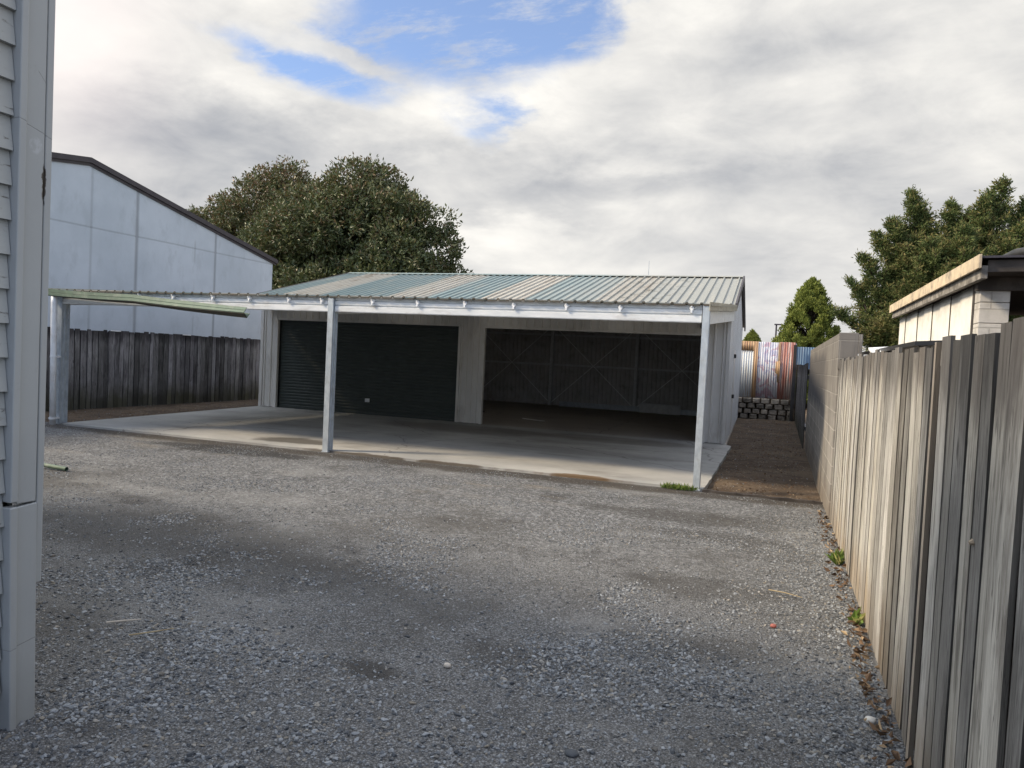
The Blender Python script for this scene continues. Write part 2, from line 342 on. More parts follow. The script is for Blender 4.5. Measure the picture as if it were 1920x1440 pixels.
# concrete slab
m, g, b = new_mat('slab_concrete', .75, 0, .35); P = g.pos(); x, y, z = g.sep(P)
c = g.mix(g.step(g.noise(P, .8, 7, .62), .3, .7), (.42, .415, .395), (.31, .31, .30))
c = g.mix(g.step(g.noise(g.scalev(P, (.5, 1.6, 1)), 1.1, 8, .68), .50, .72) * .5, c, (.15, .135, .115))
c = g.mix(g.step(g.noise(P, 5, 8, .72), .60, .75) * .5, c, (.12, .10, .08))
for (cx, cy, rx, ry, k, col) in ((-7.75, 10.75, .75, .42, .8, (.055, .05, .042)), (-6.4, 14.9, 2.2, .9, .55, (.10, .085, .07)), (-3.2, 15.2, 2.0, .7, .5, (.10, .085, .07)), (-2.5, 10.02, .75, .22, .9, (.13, .075, .03)), (-5.3, 10.05, 2.0, .12, .8, (.07, .05, .03)), (-3.4, 12.8, 2.0, .5, .35, (.13, .125, .12)), (-10.0, 13.0, 1.8, .8, .25, (.16, .15, .14))):
    wx = (x - cx + (g.noise(P, 2.2, 5) - .5) * .9) / rx; wy = (y - cy + (g.noise(g.scalev(P, (1, 1, 1), (9, 2, 4)), 2.2, 5) - .5) * .5) / ry
    c = g.mix(g.step(wx * wx + wy * wy, 1.25, .35) * k, c, col)
# the bay under the garage roof is browner with tracked-in dirt
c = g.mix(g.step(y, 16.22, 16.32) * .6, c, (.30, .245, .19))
# tyre tracks, oil drips and hairline cracks
c = g.mix(g.step(g.voro(P, 1.3), .05, .03) * .6, c, (.06, .05, .045))
ck = g.step(g.voro(P + 0 if False else g.comb(x + (g.noise(P, 2, 4) - .5) * .5, y + (g.noise(P, 2.3, 4) - .5) * .5, 0), .28, 'DISTANCE_TO_EDGE'), .004, .0015)
c = g.mix(ck * .5, c, (.08, .07, .06))
g.put(b.inputs['Base Color'], c); g.put(b.inputs['Roughness'], g.noise(P, 1.5, 5) * .4 + .5)
g.put(b.inputs['Normal'], g.bump(g.noise(P, 30, 6), .12, .006)); M['slab'] = m

# dirt
m, g, b = new_mat('brown_bare_dirt', .95, 0, .2); P = g.pos()
c = g.mix(g.step(g.noise(P, 1.6, 8, .7), .3, .7), (.135, .098, .068), (.070, .052, .038))
c = g.mix(g.step(g.noise(P, .6, 4), .5, .7) * .4, c, (.22, .165, .11))
c = g.mix(g.step(g.noise(P, 5, 7, .75), .50, .66) * .6, c, (.040, .030, .024)); c = g.mix(g.step(g.voro(P, 26), .34, .16) * g.step(g.noise(P, 3, 3), .42, .6), c, (.30, .26, .21))
g.put(b.inputs['Base Color'], c); g.put(b.inputs['Normal'], g.bump(g.noise(P, 16, 9, .75) + g.voro(P, 45) * .25, 1.0, .03)); M['dirt'] = m

# compacted gravel: fines, chips and damp dirty patches
def gravel_cols(g, P):
    x, y, z = g.sep(P)
    n1 = g.noise(P, .55, 6, .6); n2 = g.noise(g.scalev(P, (1, 1, 1), (11, 4, 0)), 1.3, 7, .66)
    return x, y, n1, n2
m, g, b = new_mat('compacted_gravel', .9, 0, .25); P = g.pos(); x, y, n1, n2 = gravel_cols(g, P)
chip = g.voro(P, 85, out=1); chip_d = g.voro(P, 85); chip2 = g.voro(P, 190, out=1); chip2_d = g.voro(P, 190)
cr, cg_, cb = g.sep(chip); cr2, cg2, _ = g.sep(chip2)
fines = g.mix(g.step(n2, .35, .65), (.235, .235, .232), (.150, .15, .148))
c = g.mix(g.step(cr, .45, .9) * .8, fines, (.36, .375, .395))
c = g.mix(g.step(cg_, .65, .95) * .8, c, (.06, .066, .078))
c = g.mix(g.step(cr2, .5, 1.0) * .5, c, (.40, .41, .42))
c = g.mix(g.step(cg2, .70, 1.0) * .6, c, (.05, .05, .052))
c = g.mix(g.step(chip_d, .30, .62) * .6, c, (.06, .056, .052))
sp = g.voro(P, 34, out=1); sr, sg_, sb_ = g.sep(sp); fy = g.step(y, 4, 8)
c = g.mix(g.step(sr, .62, .9) * fy * .55, c, (.40, .41, .42)); c = g.mix(g.step(sg_, .62, .9) * fy * .6, c, (.07, .07, .072))
dirty = g.step(n1, .50, .64)
c = g.mix(dirty * .62, c, (.088, .082, .074))
drk = g.step(g.noise(g.scalev(P, (1, 1, 1), (2, 9, 1)), 1.1, 6, .7), .56, .70)
c = g.mix(drk * .62, c, (.045, .042, .042))
tan = g.step(g.noise(g.scalev(P, (.6, 1.5, 1), (3, 3, 3)), .9, 6, .65), .55, .72) * g.step(y, 6.5, 9.0)
c = g.mix(tan * .6, c, (.27, .225, .16)); lt = g.step(g.noise(g.scalev(P, (.8, 1.3, 1), (8, 1, 5)), .8, 5, .6), .52, .68); c = g.mix(lt * .35, c, (.33, .33, .32))
edge = g.step((y - 9.78 + (n2 - .5) * .5).abs(), .34, .10) * g.step(x, -13.0, -12.0)
c = g.mix(edge * .8, c, (.06, .048, .036))
damp = g.step(((x + 7.9) / 1.5).pow(2.0) + ((y - 9.3 + (n2 - .5) * .8) / .33).pow(2.0), 1.25, .6)
c = g.mix(damp * .8, c, (.035, .034, .034))
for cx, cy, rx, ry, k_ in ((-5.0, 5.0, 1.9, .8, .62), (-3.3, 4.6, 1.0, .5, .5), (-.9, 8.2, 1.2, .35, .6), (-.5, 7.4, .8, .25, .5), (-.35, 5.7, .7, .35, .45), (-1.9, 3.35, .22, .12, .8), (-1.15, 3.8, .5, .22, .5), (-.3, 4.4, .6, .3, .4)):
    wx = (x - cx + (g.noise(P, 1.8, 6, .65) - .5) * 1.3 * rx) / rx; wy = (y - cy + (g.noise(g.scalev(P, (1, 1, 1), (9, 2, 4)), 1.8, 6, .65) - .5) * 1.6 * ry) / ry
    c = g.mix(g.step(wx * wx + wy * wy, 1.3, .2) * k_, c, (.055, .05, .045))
hs_ = g.node('ShaderNodeHueSaturation'); g.put(hs_.inputs['Color'], c); hs_.inputs['Value'].default_value = .88; hs_.inputs['Saturation'].default_value = .8; c = hs_.outputs[0]
g.put(b.inputs['Base Color'], c)
hgt = chip_d * -.8 + chip2_d * -.35 + g.noise(P, 9, 7, .7) * .8
g.put(b.inputs['Normal'], g.bump(hgt, 1.0, .012)); M['gravel'] = m
m, g, b = new_mat('crushed_greywacke_chips', .8, 0, .3); rn = g.attr('rnd')
c = g.mix(g.step(rn, .0, 1.0), (.075, .082, .092), (.29, .305, .32)); c = g.mix(g.step(g.m('FRACT', rn * 13.7), .72, .95) * .6, c, (.29, .25, .19))
g.put(b.inputs['Base Color'], c); g.put(b.inputs['Normal'], g.bump(g.noise(g.pos(), 220, 3), .4, .003)); M['stone'] = m

def leaf_mat(name, cols, rough=.45, spec=.5, trans=.15):
    m, g, b = new_mat(name, rough, 0, spec); rn = g.attr('rnd')
    r = g.node('ShaderNodeValToRGB'); e = r.color_ramp.elements
    while len(e) < len(cols): e.new(.5)
    for i, (p, c) in enumerate(cols): e[i].position = p; e[i].color = c + (1,)
    g.put(r.inputs[0], rn); g.put(b.inputs['Base Color'], r.outputs[0])
    if trans:
        t = g.node('ShaderNodeBsdfTranslucent'); g.put(t.inputs[0], r.outputs[0]); mx = g.node('ShaderNodeMixShader'); mx.inputs[0].default_value = trans
        out = m.node_tree.nodes['Material Output']
        g.l.new(b.outputs[0], mx.inputs[1]); g.l.new(t.outputs[0], mx.inputs[2]); g.l.new(mx.outputs[0], out.inputs[0])
    return m
M['mag'] = leaf_mat('glossy_magnolia_leaves', [(0, (.032, .048, .022)), (.30, (.060, .084, .030)), (.58, (.120, .135, .052)), (.74, (.160, .120, .060)), (1, (.200, .110, .062))], .45, .5)
M['pine'] = leaf_mat('dark_conifer_needles', [(0, (.035, .060, .026)), (.5, (.075, .110, .036)), (.8, (.130, .150, .052)), (1, (.190, .160, .065))], .7, .2)
M['cyp'] = leaf_mat('bright_cypress_foliage', [(0, (.075, .110, .028)), (.5, (.165, .200, .045)), (1, (.290, .310, .080))], .7, .2)
M['grass'] = leaf_mat('grass_blades', [(0, (.09, .16, .03)), (.6, (.16, .24, .05)), (1, (.32, .30, .12))], .6, .3)
M['litter'] = leaf_mat('dry_leaf_litter', [(0, (.07, .045, .03)), (.7, (.16, .10, .06)), (1, (.36, .27, .17))], .8, .2, 0)

# ------------------------------------------------------------------ ground
def gz(x, y): return .010 * noise.noise(Vector((x * .6, y * .6, 0))) + .006 * noise.noise(Vector((x * 2.3, y * 2.3, 4)))
xs = [-400, -120, -40, -24] + list(np.arange(-17, 2.6, .35)) + [8, 30, 100, 400]; ys = [-300, -60, -12] + list(np.arange(-4, 27, .35)) + [40, 90, 250, 600]
mb = MB(); nx = len(xs)
for yy in ys:
    for xx in xs:
        inn = -17 < xx < 2.3 and -4 < yy < 27
        z = -.045 + (.03 * noise.noise(Vector((xx * .9, yy * .9, 7))) if inn and yy > 10 else 0)
        if inn and (xx > -.7 and yy > 10.6): z += .02
        if yy > 26.3 and yy < 400 and xx > -2: z = .0
        mb.v.append((xx, yy, z)); mb.r.append(.5)
for j in range(len(ys) - 1):
    for i in range(nx - 1): mb.f.append((j * nx + i, j * nx + i + 1, (j + 1) * nx + i + 1, (j + 1) * nx + i))
tag(mb.build('ground', M['dirt'], smooth=True), 'bare brown dirt ground beside and behind the metal garage', 'ground', kind='structure')
# gravel yard sheet with a ragged far edge
NX, NY = 250, 180; vs = []; 
X0, X1 = -15.2, .66
for j in range(NY + 1):
    for i in range(NX + 1):
        x = X0 + (X1 - X0) * i / NX; t = j / NY
        far = 10.09 if -12.25 < x < -.88 else 10.02 + .14 * noise.noise(Vector((x * 1.7, 0, 1))) + .06 * noise.noise(Vector((x * 9, 0, 1)))
        if x < -12.25: far = 10.2 + .2 * noise.noise(Vector((x * 2, 3, 1)))
        y = -4 + (far + 4) * t
        z = gz(x, y) * min(1, (far - y) * 2 + .15)
        vs.append((x, y, z - (.03 if j == NY else 0)))
fs = [(j * (NX + 1) + i, j * (NX + 1) + i + 1, (j + 1) * (NX + 1) + i + 1, (j + 1) * (NX + 1) + i) for j in range(NY) for i in range(NX)]
o = raw_mesh('gravel_yard', np.array(vs), np.array(fs), M['gravel'], smooth=True); tag(o, 'compacted grey gravel yard in front of the carport', 'yard', kind='structure')

# loose stones: patchy, denser near the fence and in the foreground
def stones(name, n, region, smin, smax, dens, flat=.55):
    ico = [(0, 0, 1)] + [(.894 * math.cos(t * 1.2566), .894 * math.sin(t * 1.2566), .447) for t in range(5)] + [(.894 * math.cos(t * 1.2566 + .628), .894 * math.sin(t * 1.2566 + .628), -.447) for t in range(5)] + [(0, 0, -1)]
    icf = [(0, 1 + t, 1 + (t + 1) % 5) for t in range(5)] + [(1 + t, 6 + t, 1 + (t + 1) % 5) for t in range(5)] + [(1 + (t + 1) % 5, 6 + t, 6 + (t + 1) % 5) for t in range(5)] + [(11, 6 + (t + 1) % 5, 6 + t) for t in range(5)]
    ico = np.array(ico); icf = np.array(icf)
    pts = []; (x0, x1, y0, y1) = region
    while len(pts) < n:
        x = random.uniform(x0, x1); y = random.uniform(y0, y1)
        if random.random() < dens(x, y): pts.append((x, y, gz(x, y)))
    P = np.array(pts); N = len(P)
    s = smin + (smax - smin) * np.random.rand(N) ** 3.8 / (1 + np.maximum(0, P[:, 1] - 3.5) * .13)
    sc = np.stack([s * np.random.uniform(.7, 1.35, N), s * np.random.uniform(.55, 1.0, N), s * np.random.uniform(flat * .6, flat * 1.3, N)], 1) * .5
    Vv = ico[None] * (1 + .3 * (np.random.rand(N, 12, 1) - .5)) + .55 * (np.random.rand(N, 12, 3) - .5)
    Vv = Vv * sc[:, None, :]
    for ax in (0, 1):                                                   # small tilts
        t = np.random.uniform(-.5, .5, N); c_, s_ = np.cos(t)[:, None], np.sin(t)[:, None]; k = 1 - ax
        a_ = Vv[:, :, k] * c_ - Vv[:, :, 2] * s_; b_ = Vv[:, :, k] * s_ + Vv[:, :, 2] * c_; Vv[:, :, k] = a_; Vv[:, :, 2] = b_
    t = np.random.uniform(0, 6.28, N); c_, s_ = np.cos(t)[:, None], np.sin(t)[:, None]
    a_ = Vv[:, :, 0] * c_ - Vv[:, :, 1] * s_; b_ = Vv[:, :, 0] * s_ + Vv[:, :, 1] * c_; Vv[:, :, 0] = a_; Vv[:, :, 1] = b_
    Vv += P[:, None, :]; Vv[:, :, 2] += sc[:, None, 2] * .35
    Fc = (icf[None] + 12 * np.arange(N)[:, None, None]).reshape(-1, 3)
    return raw_mesh(name, Vv.reshape(-1, 3), Fc, M['stone'], rnd=np.repeat(np.random.rand(N), 12))
def vis(x, y, m=.25):                                                   # inside the view wedge on the ground
    fx = x * Rt.x + y * Rt.y; fz = x * Fw.x + y * Fw.y
    return fz > .5 and abs(fx / fz) < .69 + m * .2
def dens(x, y):
    if not vis(x, y): return 0
    if x < -2.95 and y < 2.32: return 0
    p = noise.noise(Vector((x * .9, y * .9, 2))) + .6 * noise.noise(Vector((x * 2.6, y * 2.6, 5)))
    q = max(0, min(1, (p - .08) * 2.6)); d = .10 + q * .75 + .22 * max(0, min(1, (3.6 - y) / 1.0))
    d *= 1 / (1 + (max(0, y - 3.0) / 3.4) ** 1.5)
    e = max(0, (x + .15) / .6)
    return min(1, d + e * .55 * (1 if y < 9 else .2))
tag(stones('gravel_stones', 120000, (-14, .6, 2.0, 9.9), .006, .030, dens), 'loose grey crushed stone scattered over the gravel yard', 'gravel', kind='stuff')
def dens2(x, y): return .5 if vis(x, y) and not (-12.3 < x < -.88) else .0
tag(stones('dirt_pebbles', 1500, (-14.7, .5, 10.2, 25.8), .012, .05, dens2), 'small pale pebbles and scraps lying on the brown dirt', 'pebbles', kind='stuff')
np.random.seed(77); n_ = 1100; L_ = np.stack([np.where(np.random.rand(n_) < .6, np.random.uniform(-.8, .5, n_), np.random.uniform(-14.6, -12.4, n_)), 10.15 + 15.4 * np.random.rand(n_) ** 1.4, np.full(n_, -.012)], 1)
DIRT_LITTER = L_

# ------------------------------------------------------------------ concrete slab under carport and garage
def SX(x, y): return x - .022 * (y - 16.2)
mb = MB()
rag = []
yy = 10.1
pl = [(-12.35, 10.1)] + [(x, 10.1 + .012 * noise.noise(Vector((x * 3, 0, 0)))) for x in np.arange(-12.1, -.95, .12)] + [(-.86, 10.1)]
pl += [(-.84 + .03 * noise.noise(Vector((y * 3, 1, 0))), y) for y in np.arange(10.4, 16.1, .25)] + [(-.95, 16.15), (SX(-1.0, 25.02), 25.02), (SX(-12.78, 25.02), 25.02), (-12.78, 16.1)]
n = len(pl); top = [(x, y, .02) for x, y in pl]; bot = [(x, y, -.12) for x, y in pl]
mb.add(top + bot, [tuple(range(n))] + [(i, (i + 1) % n, (i + 1) % n + n, i + n) for i in range(n)])
tag(mb.build('concrete_slab', M['slab']), 'stained grey concrete slab under the carport and the garage', 'slab', kind='structure')

# ------------------------------------------------------------------ trapezoid sheet generator
def ribbed(mb, o, ud, vd, nd, L, v0, v1, pitch=.19, h=.028, t=.004, phase=0, wave=False, r=None):
    """sheet from origin o; u along ud for L; v from v0(u) to v1(u); ribs point along nd"""
    o, ud, vd, nd = Vector(o), Vector(ud), Vector(vd), Vector(nd); prof = []
    if wave:
        k = int(L / pitch * 8)
        prof = [(L * i / k, (math.cos(L * i / k / pitch * 2 * math.pi + phase) * .5 + .5) * h) for i in range(k + 1)]
    else:
        prof.append((0, 0)); u0 = phase % pitch
        while u0 < L:
            for du, hh in ((0, 0), (.012, h), (.040, h), (.052, 0)):
                if 0 < u0 + du < L: prof.append((u0 + du, hh))
            u0 += pitch
        prof.append((L, 0))
    f0 = v0 if callable(v0) else (lambda u_: v0); f1 = v1 if callable(v1) else (lambda u_: v1)
    n = len(prof); vs = []
    for side in (0, -t):
        for fn in (f0, f1): vs += [o + ud * u_ + vd * fn(u_) + nd * (hh + side) for u_, hh in prof]
    fs = []
    for i in range(n - 1):
        fs += [(i, i + 1, n + i + 1, n + i), (2 * n + i + 1, 2 * n + i, 3 * n + i, 3 * n + i + 1), (i + 1, i, 2 * n + i, 2 * n + i + 1), (n + i, n + i + 1, 3 * n + i + 1, 3 * n + i)]
    fs += [(0, n, 3 * n, 2 * n), (n - 1, 2 * n - 1 - 0 + 0, 4 * n - 1, 3 * n - 1)]
    return mb.add(vs, fs, r)

# ------------------------------------------------------------------ garage
gar = thing('garage', (-6.9, 16.2, 0), 'long cream metal garage with teal roof, closed green roller door and one open bay', 'garage')
XL, XR, YF, YB, YR, ZE, ZR = -12.75, -1.0, 16.2, 25.0, 20.6, 2.93, 3.98
def shear(o):
    me = o.data; off = wl(o)
    for vv in me.vertices: vv.co.x -= .022 * (vv.co.y + off.y - 16.2)
    return o
# front cladding: header, end panels and pier
mb = MB()
ribbed(mb, (XL, YF, 0), (1, 0, 0), (0, 0, 1), (0, -1, 0), .48, .03, 2.9, phase=.07)
mb2 = MB(); ribbed(mb2, (-12.27, YF, 0), (1, 0, 0), (0, 0, 1), (0, -1, 0), 5.15, 2.32, 2.9, phase=.05); ribbed(mb2, (-6.53, YF, 0), (1, 0, 0), (0, 0, 1), (0, -1, 0), 5.10, 2.30, 2.9, phase=.05)
mb3 = MB(); ribbed(mb3, (-7.12, YF, 0), (1, 0, 0), (0, 0, 1), (0, -1, 0), .59, .03, 2.9, phase=.02, pitch=.14)
mb4 = MB(); ribbed(mb4, (-1.43, YF, 0), (1, 0, 0), (0, 0, 1), (0, -1, 0), .42, .03, 2.9, phase=.10)
mb.build('wall_panel', M['clad'], gar); mb2.build('header_panel', M['clad'], gar); mb3.build('wall_panel', M['clad'], gar); mb4.build('wall_panel', M['clad'], gar)
mb = MB()                                                     # corner and opening flashings
for x0, x1 in ((-12.79, -12.70), (-12.34, -12.25), (-7.16, -7.10), (-6.55, -6.49), (-1.47, -1.40), (-1.06, -.985)):
    mb.box(x0, x1, YF - .037, YF + .06, .022, 2.9 if x0 < -12.7 or x0 > -1.2 else 2.31)
mb.box(-12.25, -7.16, YF - .034, YF + .05, 2.29, 2.345); mb.box(-6.49, -1.47, YF - .034, YF + .05, 2.27, 2.325)
mb.build('corner_flashing', M['clad'], gar, bevel=.004)
mb = MB(); gable = lambda y0: (lambda u_: ZE + (ZR - ZE) * (1 - abs((y0 + u_) - YR) / (YR - YF)) - .06)
ribbed(mb, (XR, YF + .03, 0), (0, 1, 0), (0, 0, 1), (1, 0, 0), YB - YF - .03, .02, gable(YF + .03), phase=.1, h=.02)
shear(mb.build('side_wall', M['clad'], gar))
mb = MB(); ribbed(mb, (XL, YF + .03, 0), (0, 1, 0), (0, 0, 1), (-1, 0, 0), YB - YF - .03, .02, gable(YF + .03), phase=.1, h=.02)
shear(mb.build('side_wall', M['clad'], gar))
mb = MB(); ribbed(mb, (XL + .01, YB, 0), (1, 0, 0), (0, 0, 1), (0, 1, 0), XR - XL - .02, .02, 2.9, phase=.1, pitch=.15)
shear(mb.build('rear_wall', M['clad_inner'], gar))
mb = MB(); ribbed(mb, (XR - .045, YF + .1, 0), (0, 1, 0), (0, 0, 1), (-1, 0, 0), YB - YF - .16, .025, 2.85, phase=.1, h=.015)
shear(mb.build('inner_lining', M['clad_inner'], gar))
# roof: two pitches; the front one alternates painted steel and fibreglass sheets
sl = Vector((0, YR - YF + .12, (ZR - ZE) * (YR - YF + .12) / (YR - YF))); SL = sl.length; sl.normalize(); nr = Vector((1, 0, 0)).cross(sl)
o0 = Vector((0, YF - .12, ZE + .02 - .12 * (ZR - ZE) / (YR - YF)))
sky_sh = [(-12.12, -11.02), (-9.13, -8.05), (-6.66, -5.56), (-3.95, -2.9)]
x = -12.83; segs = []
for a0, a1 in sky_sh: segs += [(x, a0, 'roof'), (a0, a1, 'skylight')]; x = a1
segs.append((x, -.93, 'roof'))
rf = MB(); sk = []
for a0, a1, kd in segs:
    tgt = rf if kd == 'roof' else MB()
    ribbed(tgt, o0 + Vector((a0, 0, 0.0 if kd == 'roof' else .003)), (1, 0, 0), sl, nr, a1 - a0, 0, SL, pitch=.19, h=.032, phase=(-(a0 + 12.83)) % .19)
    if kd != 'roof': sk.append(tgt)
sl2 = Vector((0, -sl.y, sl.z)); nr2 = Vector((0, -nr.y, nr.z)) * 1
ribbed(rf, (-12.83, YB + .12, o0.z), (1, 0, 0), sl2, nr2, 11.9, 0, SL, pitch=.19, h=.032)
roof = shear(rf.build('roof', M['roof'], gar))
for t_ in sk: shear(t_.build('roof_sheet', M['skylight'], roof))
mb = MB(); 
for s in (-1, 1): mb.add([(-12.85, YR, ZR + .066), (-.9, YR, ZR + .066), (-.9, YR + s * .2, ZR + .018), (-12.85, YR + s * .2, ZR + .018), (-12.85, YR, ZR + .058), (-.9, YR, ZR + .058), (-.9, YR + s * .2, ZR + .010), (-12.85, YR + s * .2, ZR + .010)], [(0, 1, 2, 3), (7, 6, 5, 4), (3, 2, 6, 7), (0, 3, 7, 4), (1, 0, 4, 5), (2, 1, 5, 6)])
shear(mb.build('ridge_cap', M['roof'], roof))
mb = MB()
for xx in (-.915, -12.855):
    for ya, yb in ((YF - .12, YR), (YB + .12, YR)):
        mb = MB()
        za, zb = ZE - .03, ZR + .0
        mb.add([(xx - .02, ya, za - .10), (xx + .02, ya, za - .10), (xx + .02, ya, za + .06), (xx - .02, ya, za + .06), (xx - .02, yb, zb - .10), (xx + .02, yb, zb - .10), (xx + .02, yb, zb + .07), (xx - .02, yb, zb + .07)],
               [(0, 1, 2, 3), (7, 6, 5, 4), (0, 4, 5, 1), (1, 5, 6, 2), (2, 6, 7, 3), (3, 7, 4, 0)])
        shear(mb.build('barge_flashing', M['dark_trim'], roof))
# roller door: curved slats
mb = MB(); prof = []
z = .03
while z < 2.36:
    for dz_, d in ((0, 0), (.012, .0), (.028, .012), (.060, .012), (.074, 0)): prof.append((z + dz_, d))
    z += .0765
n = len(prof); vs = [(-12.27, YF + .10 - d, zz) for zz, d in prof] + [(-7.10, YF + .10 - d, zz) for zz, d in prof] + [(-12.27, YF + .13, .03), (-7.10, YF + .13, .03), (-12.27, YF + .13, z), (-7.10, YF + .13, z)]
mb.add(vs, [(i, i + 1, n + i + 1, n + i) for i in range(n - 1)] + [(2 * n, 2 * n + 1, 2 * n + 3, 2 * n + 2)])
door = mb.build('roller_door', M['door'], gar)
mb = MB(); mb.box(-12.25, -7.13, YF + .06, YF + .12, .022, .07); mb.build('bottom_rail', M['door'], door)
mb = MB(); mb.box(-9.66, -9.54, YF + .055, YF + .085, .33, .42); mb.box(-9.62, -9.58, YF + .045, YF + .055, .36, .39); mb.build('lock_plate', M['white'], door, bevel=.004)
for xx in (-12.29, -7.13):
    mb = MB(); mb.box(xx, xx + .05, YF + .04, YF + .15, .022, 2.32); mb.build('door_track', M['black'], door)
# drum of the second, raised roller door
mb = MB(); mb.tube([(-6.45, YF + .3, 2.62), (-1.5, YF + .3, 2.62)], .2, 20); mb.build('rolled_door', M['door'], gar, smooth=True)
# frame inside the bay
for xx in (-10.2, -7.25, -4.3):
    mb = MB(); mb.box(xx - .05, xx + .05, YB - .22, YB - .06, .02, 2.9); shear(mb.build('column', M['galv_dark'], gar))
for xx in (-10.2, -7.25, -4.3):
    mb = MB(); mb.bar((xx, YF + .15, 2.82), (xx, YR, ZR - .2), .08, .16); mb.bar((xx, YR, ZR - .2), (xx, YB - .1, 2.82), .08, .16); shear(mb.build('rafter', M['galv_dark'], gar))
for zz in (1.42, 2.45):
    mb = MB(); mb.box(XL + .05, XR - .06, YB - .068, YB - .012, zz - .03, zz + .035); shear(mb.build('wall_girt', M['galv_dark'], gar))
for a0, a1, z0, z1 in ((-10.15, -7.3, .12, 2.75), (-7.2, -4.35, .12, 2.75), (-4.25, -1.35, .12, 2.75)):
    for k in (0, 1):
        mb = MB(); p = (a0, YB - .10 - k * .012, z0 if k else z1); q = (a1, YB - .10 - k * .012, z1 if k else z0)
        mb.bar(p, q, .006, .025, up=(0, 0, 1)); shear(mb.build('brace_strap', M['beam'], gar))
for k in range(7):
    yy = YF + .3 + k * 1.38; zz = ZR - abs(yy - YR) / (YR - YF) * (ZR - ZE) - .10
    mb = MB(); mb.box(XL + .1, XR - .1, yy - .03, yy + .03, zz - .07, zz + .06); shear(mb.build('roof_purlin', M['galv_dark'], gar))
# side door with two dark hinges on the right wall
mb = MB(); mb.box(-.998, -.972, 18.35, 19.25, .03, 2.05); sdo = shear(mb.build('side_door', M['clad'], gar, bevel=.004))
for zz in (1.9, .95):
    mb = MB(); mb.box(-.976, -.925, 18.33, 18.42, zz - .045, zz + .045); shear(mb.build('hinge', M['black'], sdo))
# small black sensor lamp above the bay
mb = MB(); mb.box(-1.61, -1.50, YF - .05, YF - .032, 2.42, 2.53); mb.tube([(-1.555, YF - .05, 2.475), (-1.555, YF - .15, 2.45)], [.03, .05], 12); mb.box(-1.60, -1.51, YF - .12, YF - .05, 2.52, 2.545)
mb.build('sensor_lamp', M['black'], gar, bevel=.004)

# long steel lengths lying against the rear wall
def lying(name, p, q, w, h, mat, label, cat, group=None):
    o = Vector(((p[0] + q[0]) / 2, (p[1] + q[1]) / 2, .02)); mb = MB()
    d = (Vector(q) - Vector(p)).normalized(); s = d.cross(Vector((0, 0, 1))) * w / 2
    mb.bar(p, q, w, .004); P, Q = Vector(p), Vector(q)
    for k in (-1, 1): mb.bar(P + s * k + Vector((0, 0, h / 2)), Q + s * k + Vector((0, 0, h / 2)), .004, h)
    for k in (-1, 1): mb.bar(P + s * k * .8 + Vector((0, 0, h)), Q + s * k * .8 + Vector((0, 0, h)), w * .2, .004)
    ob = mb.build(name, mat); 
    return tag(ob, label, cat, group)
lying('steel_channel', (-7.0, 24.55, .024), (-2.2, 24.5, .024), .10, .16, M['galv'], 'long steel channel lying on the floor nearest the rear garage wall', 'steel channel')
lying('steel_channel', (-4.2, 24.28, .024), (-2.9, 24.22, .024), .12, .30, M['galv_dark'], 'short upright dull steel channel at the foot of the rightmost bay of the rear wall', 'steel channel')
mb = MB(); mb.bar((-6.25, 18.5, .032), (-5.55, 18.15, .035), .05, .02); tag(mb.build('timber_scrap', M['clad'], bevel=.003), 'pale strip of scrap lying on the garage floor', 'scrap')
mb = MB(); mb.prism([(-7.93, 19.6), (-7.85, 19.52), (-7.76, 19.6), (-7.83, 19.7)], 'z', .021, .06); tag(mb.build('dirt_clod', M['dark'], bevel=.01), 'dark clod on the garage floor near the pier', 'clod')

# ------------------------------------------------------------------ carport
cp = thing('carport', (-6.7, 10.1, 0), 'lean-to carport on galvanised posts joined to the front of the garage', 'carport')
def cz(y): return 2.455 + (y - 9.95) * (2.93 - 2.455) / 6.25
# roof sheet
sd_ = Vector((0, 6.03, cz(16.08) - cz(10.05))); LL = sd_.length; sd_.normalize()
mb = MB(); x = -12.62; lts = []
for a0, a1 in sky_sh + [(-.88, -.88)]:
    ribbed(mb, (x, 10.053, cz(9.95) - .026), (1, 0, 0), sd_, Vector((1, 0, 0)).cross(sd_), a0 - x, 0, LL, pitch=.19, h=.03, t=.003, phase=(-(x + 12.62)) % .19)
    if a1 > a0: q_ = MB(); ribbed(q_, (a0, 10.053, cz(9.95) - .023), (1, 0, 0), sd_, Vector((1, 0, 0)).cross(sd_), a1 - a0, 0, LL, pitch=.19, h=.03, t=.003, phase=(-(a0 + 12.62)) % .19); lts.append(q_)
    x = a1
crf = mb.build('roof', M['roof'], cp)
for q_ in lts: q_.build('roof_sheet', M['skylight'], crf)
mb = MB(); ribbed(mb, (-12.62, 10.04, cz(9.95) - .008), (1, 0, 0), (0, 1, 0), (0, 0, 1), 11.74, 0, .012, pitch=.19, h=.022, t=.022); mb.build('roof_edge', M['rim'], cp)
# front beam with folded profile
def beam_prof(y, z0, z1):
    h = z1 - z0
    return [(y + .05, z0), (y - .024, z0), (y - .030, z0 + .012), (y - .030, z0 + h * .38), (y + .004, z0 + h * .43), (y + .004, z0 + h * .48), (y - .020, z0 + h * .50), (y - .020, z0 + h * .73), (y + .008, z0 + h * .76), (y + .008, z0 + h * .79), (y - .010, z0 + h * .80), (y - .010, z1), (y + .05, z1)]
mb = MB(); mb.prism(beam_prof(10.12, 2.205, 2.435), 'x', -12.56, -6.70); mb.build('front_beam', M['beam'], cp)
mb = MB(); mb.prism(beam_prof(10.12, 2.205, 2.435), 'x', -6.60, -1.0); mb.build('front_beam', M['beam'], cp)
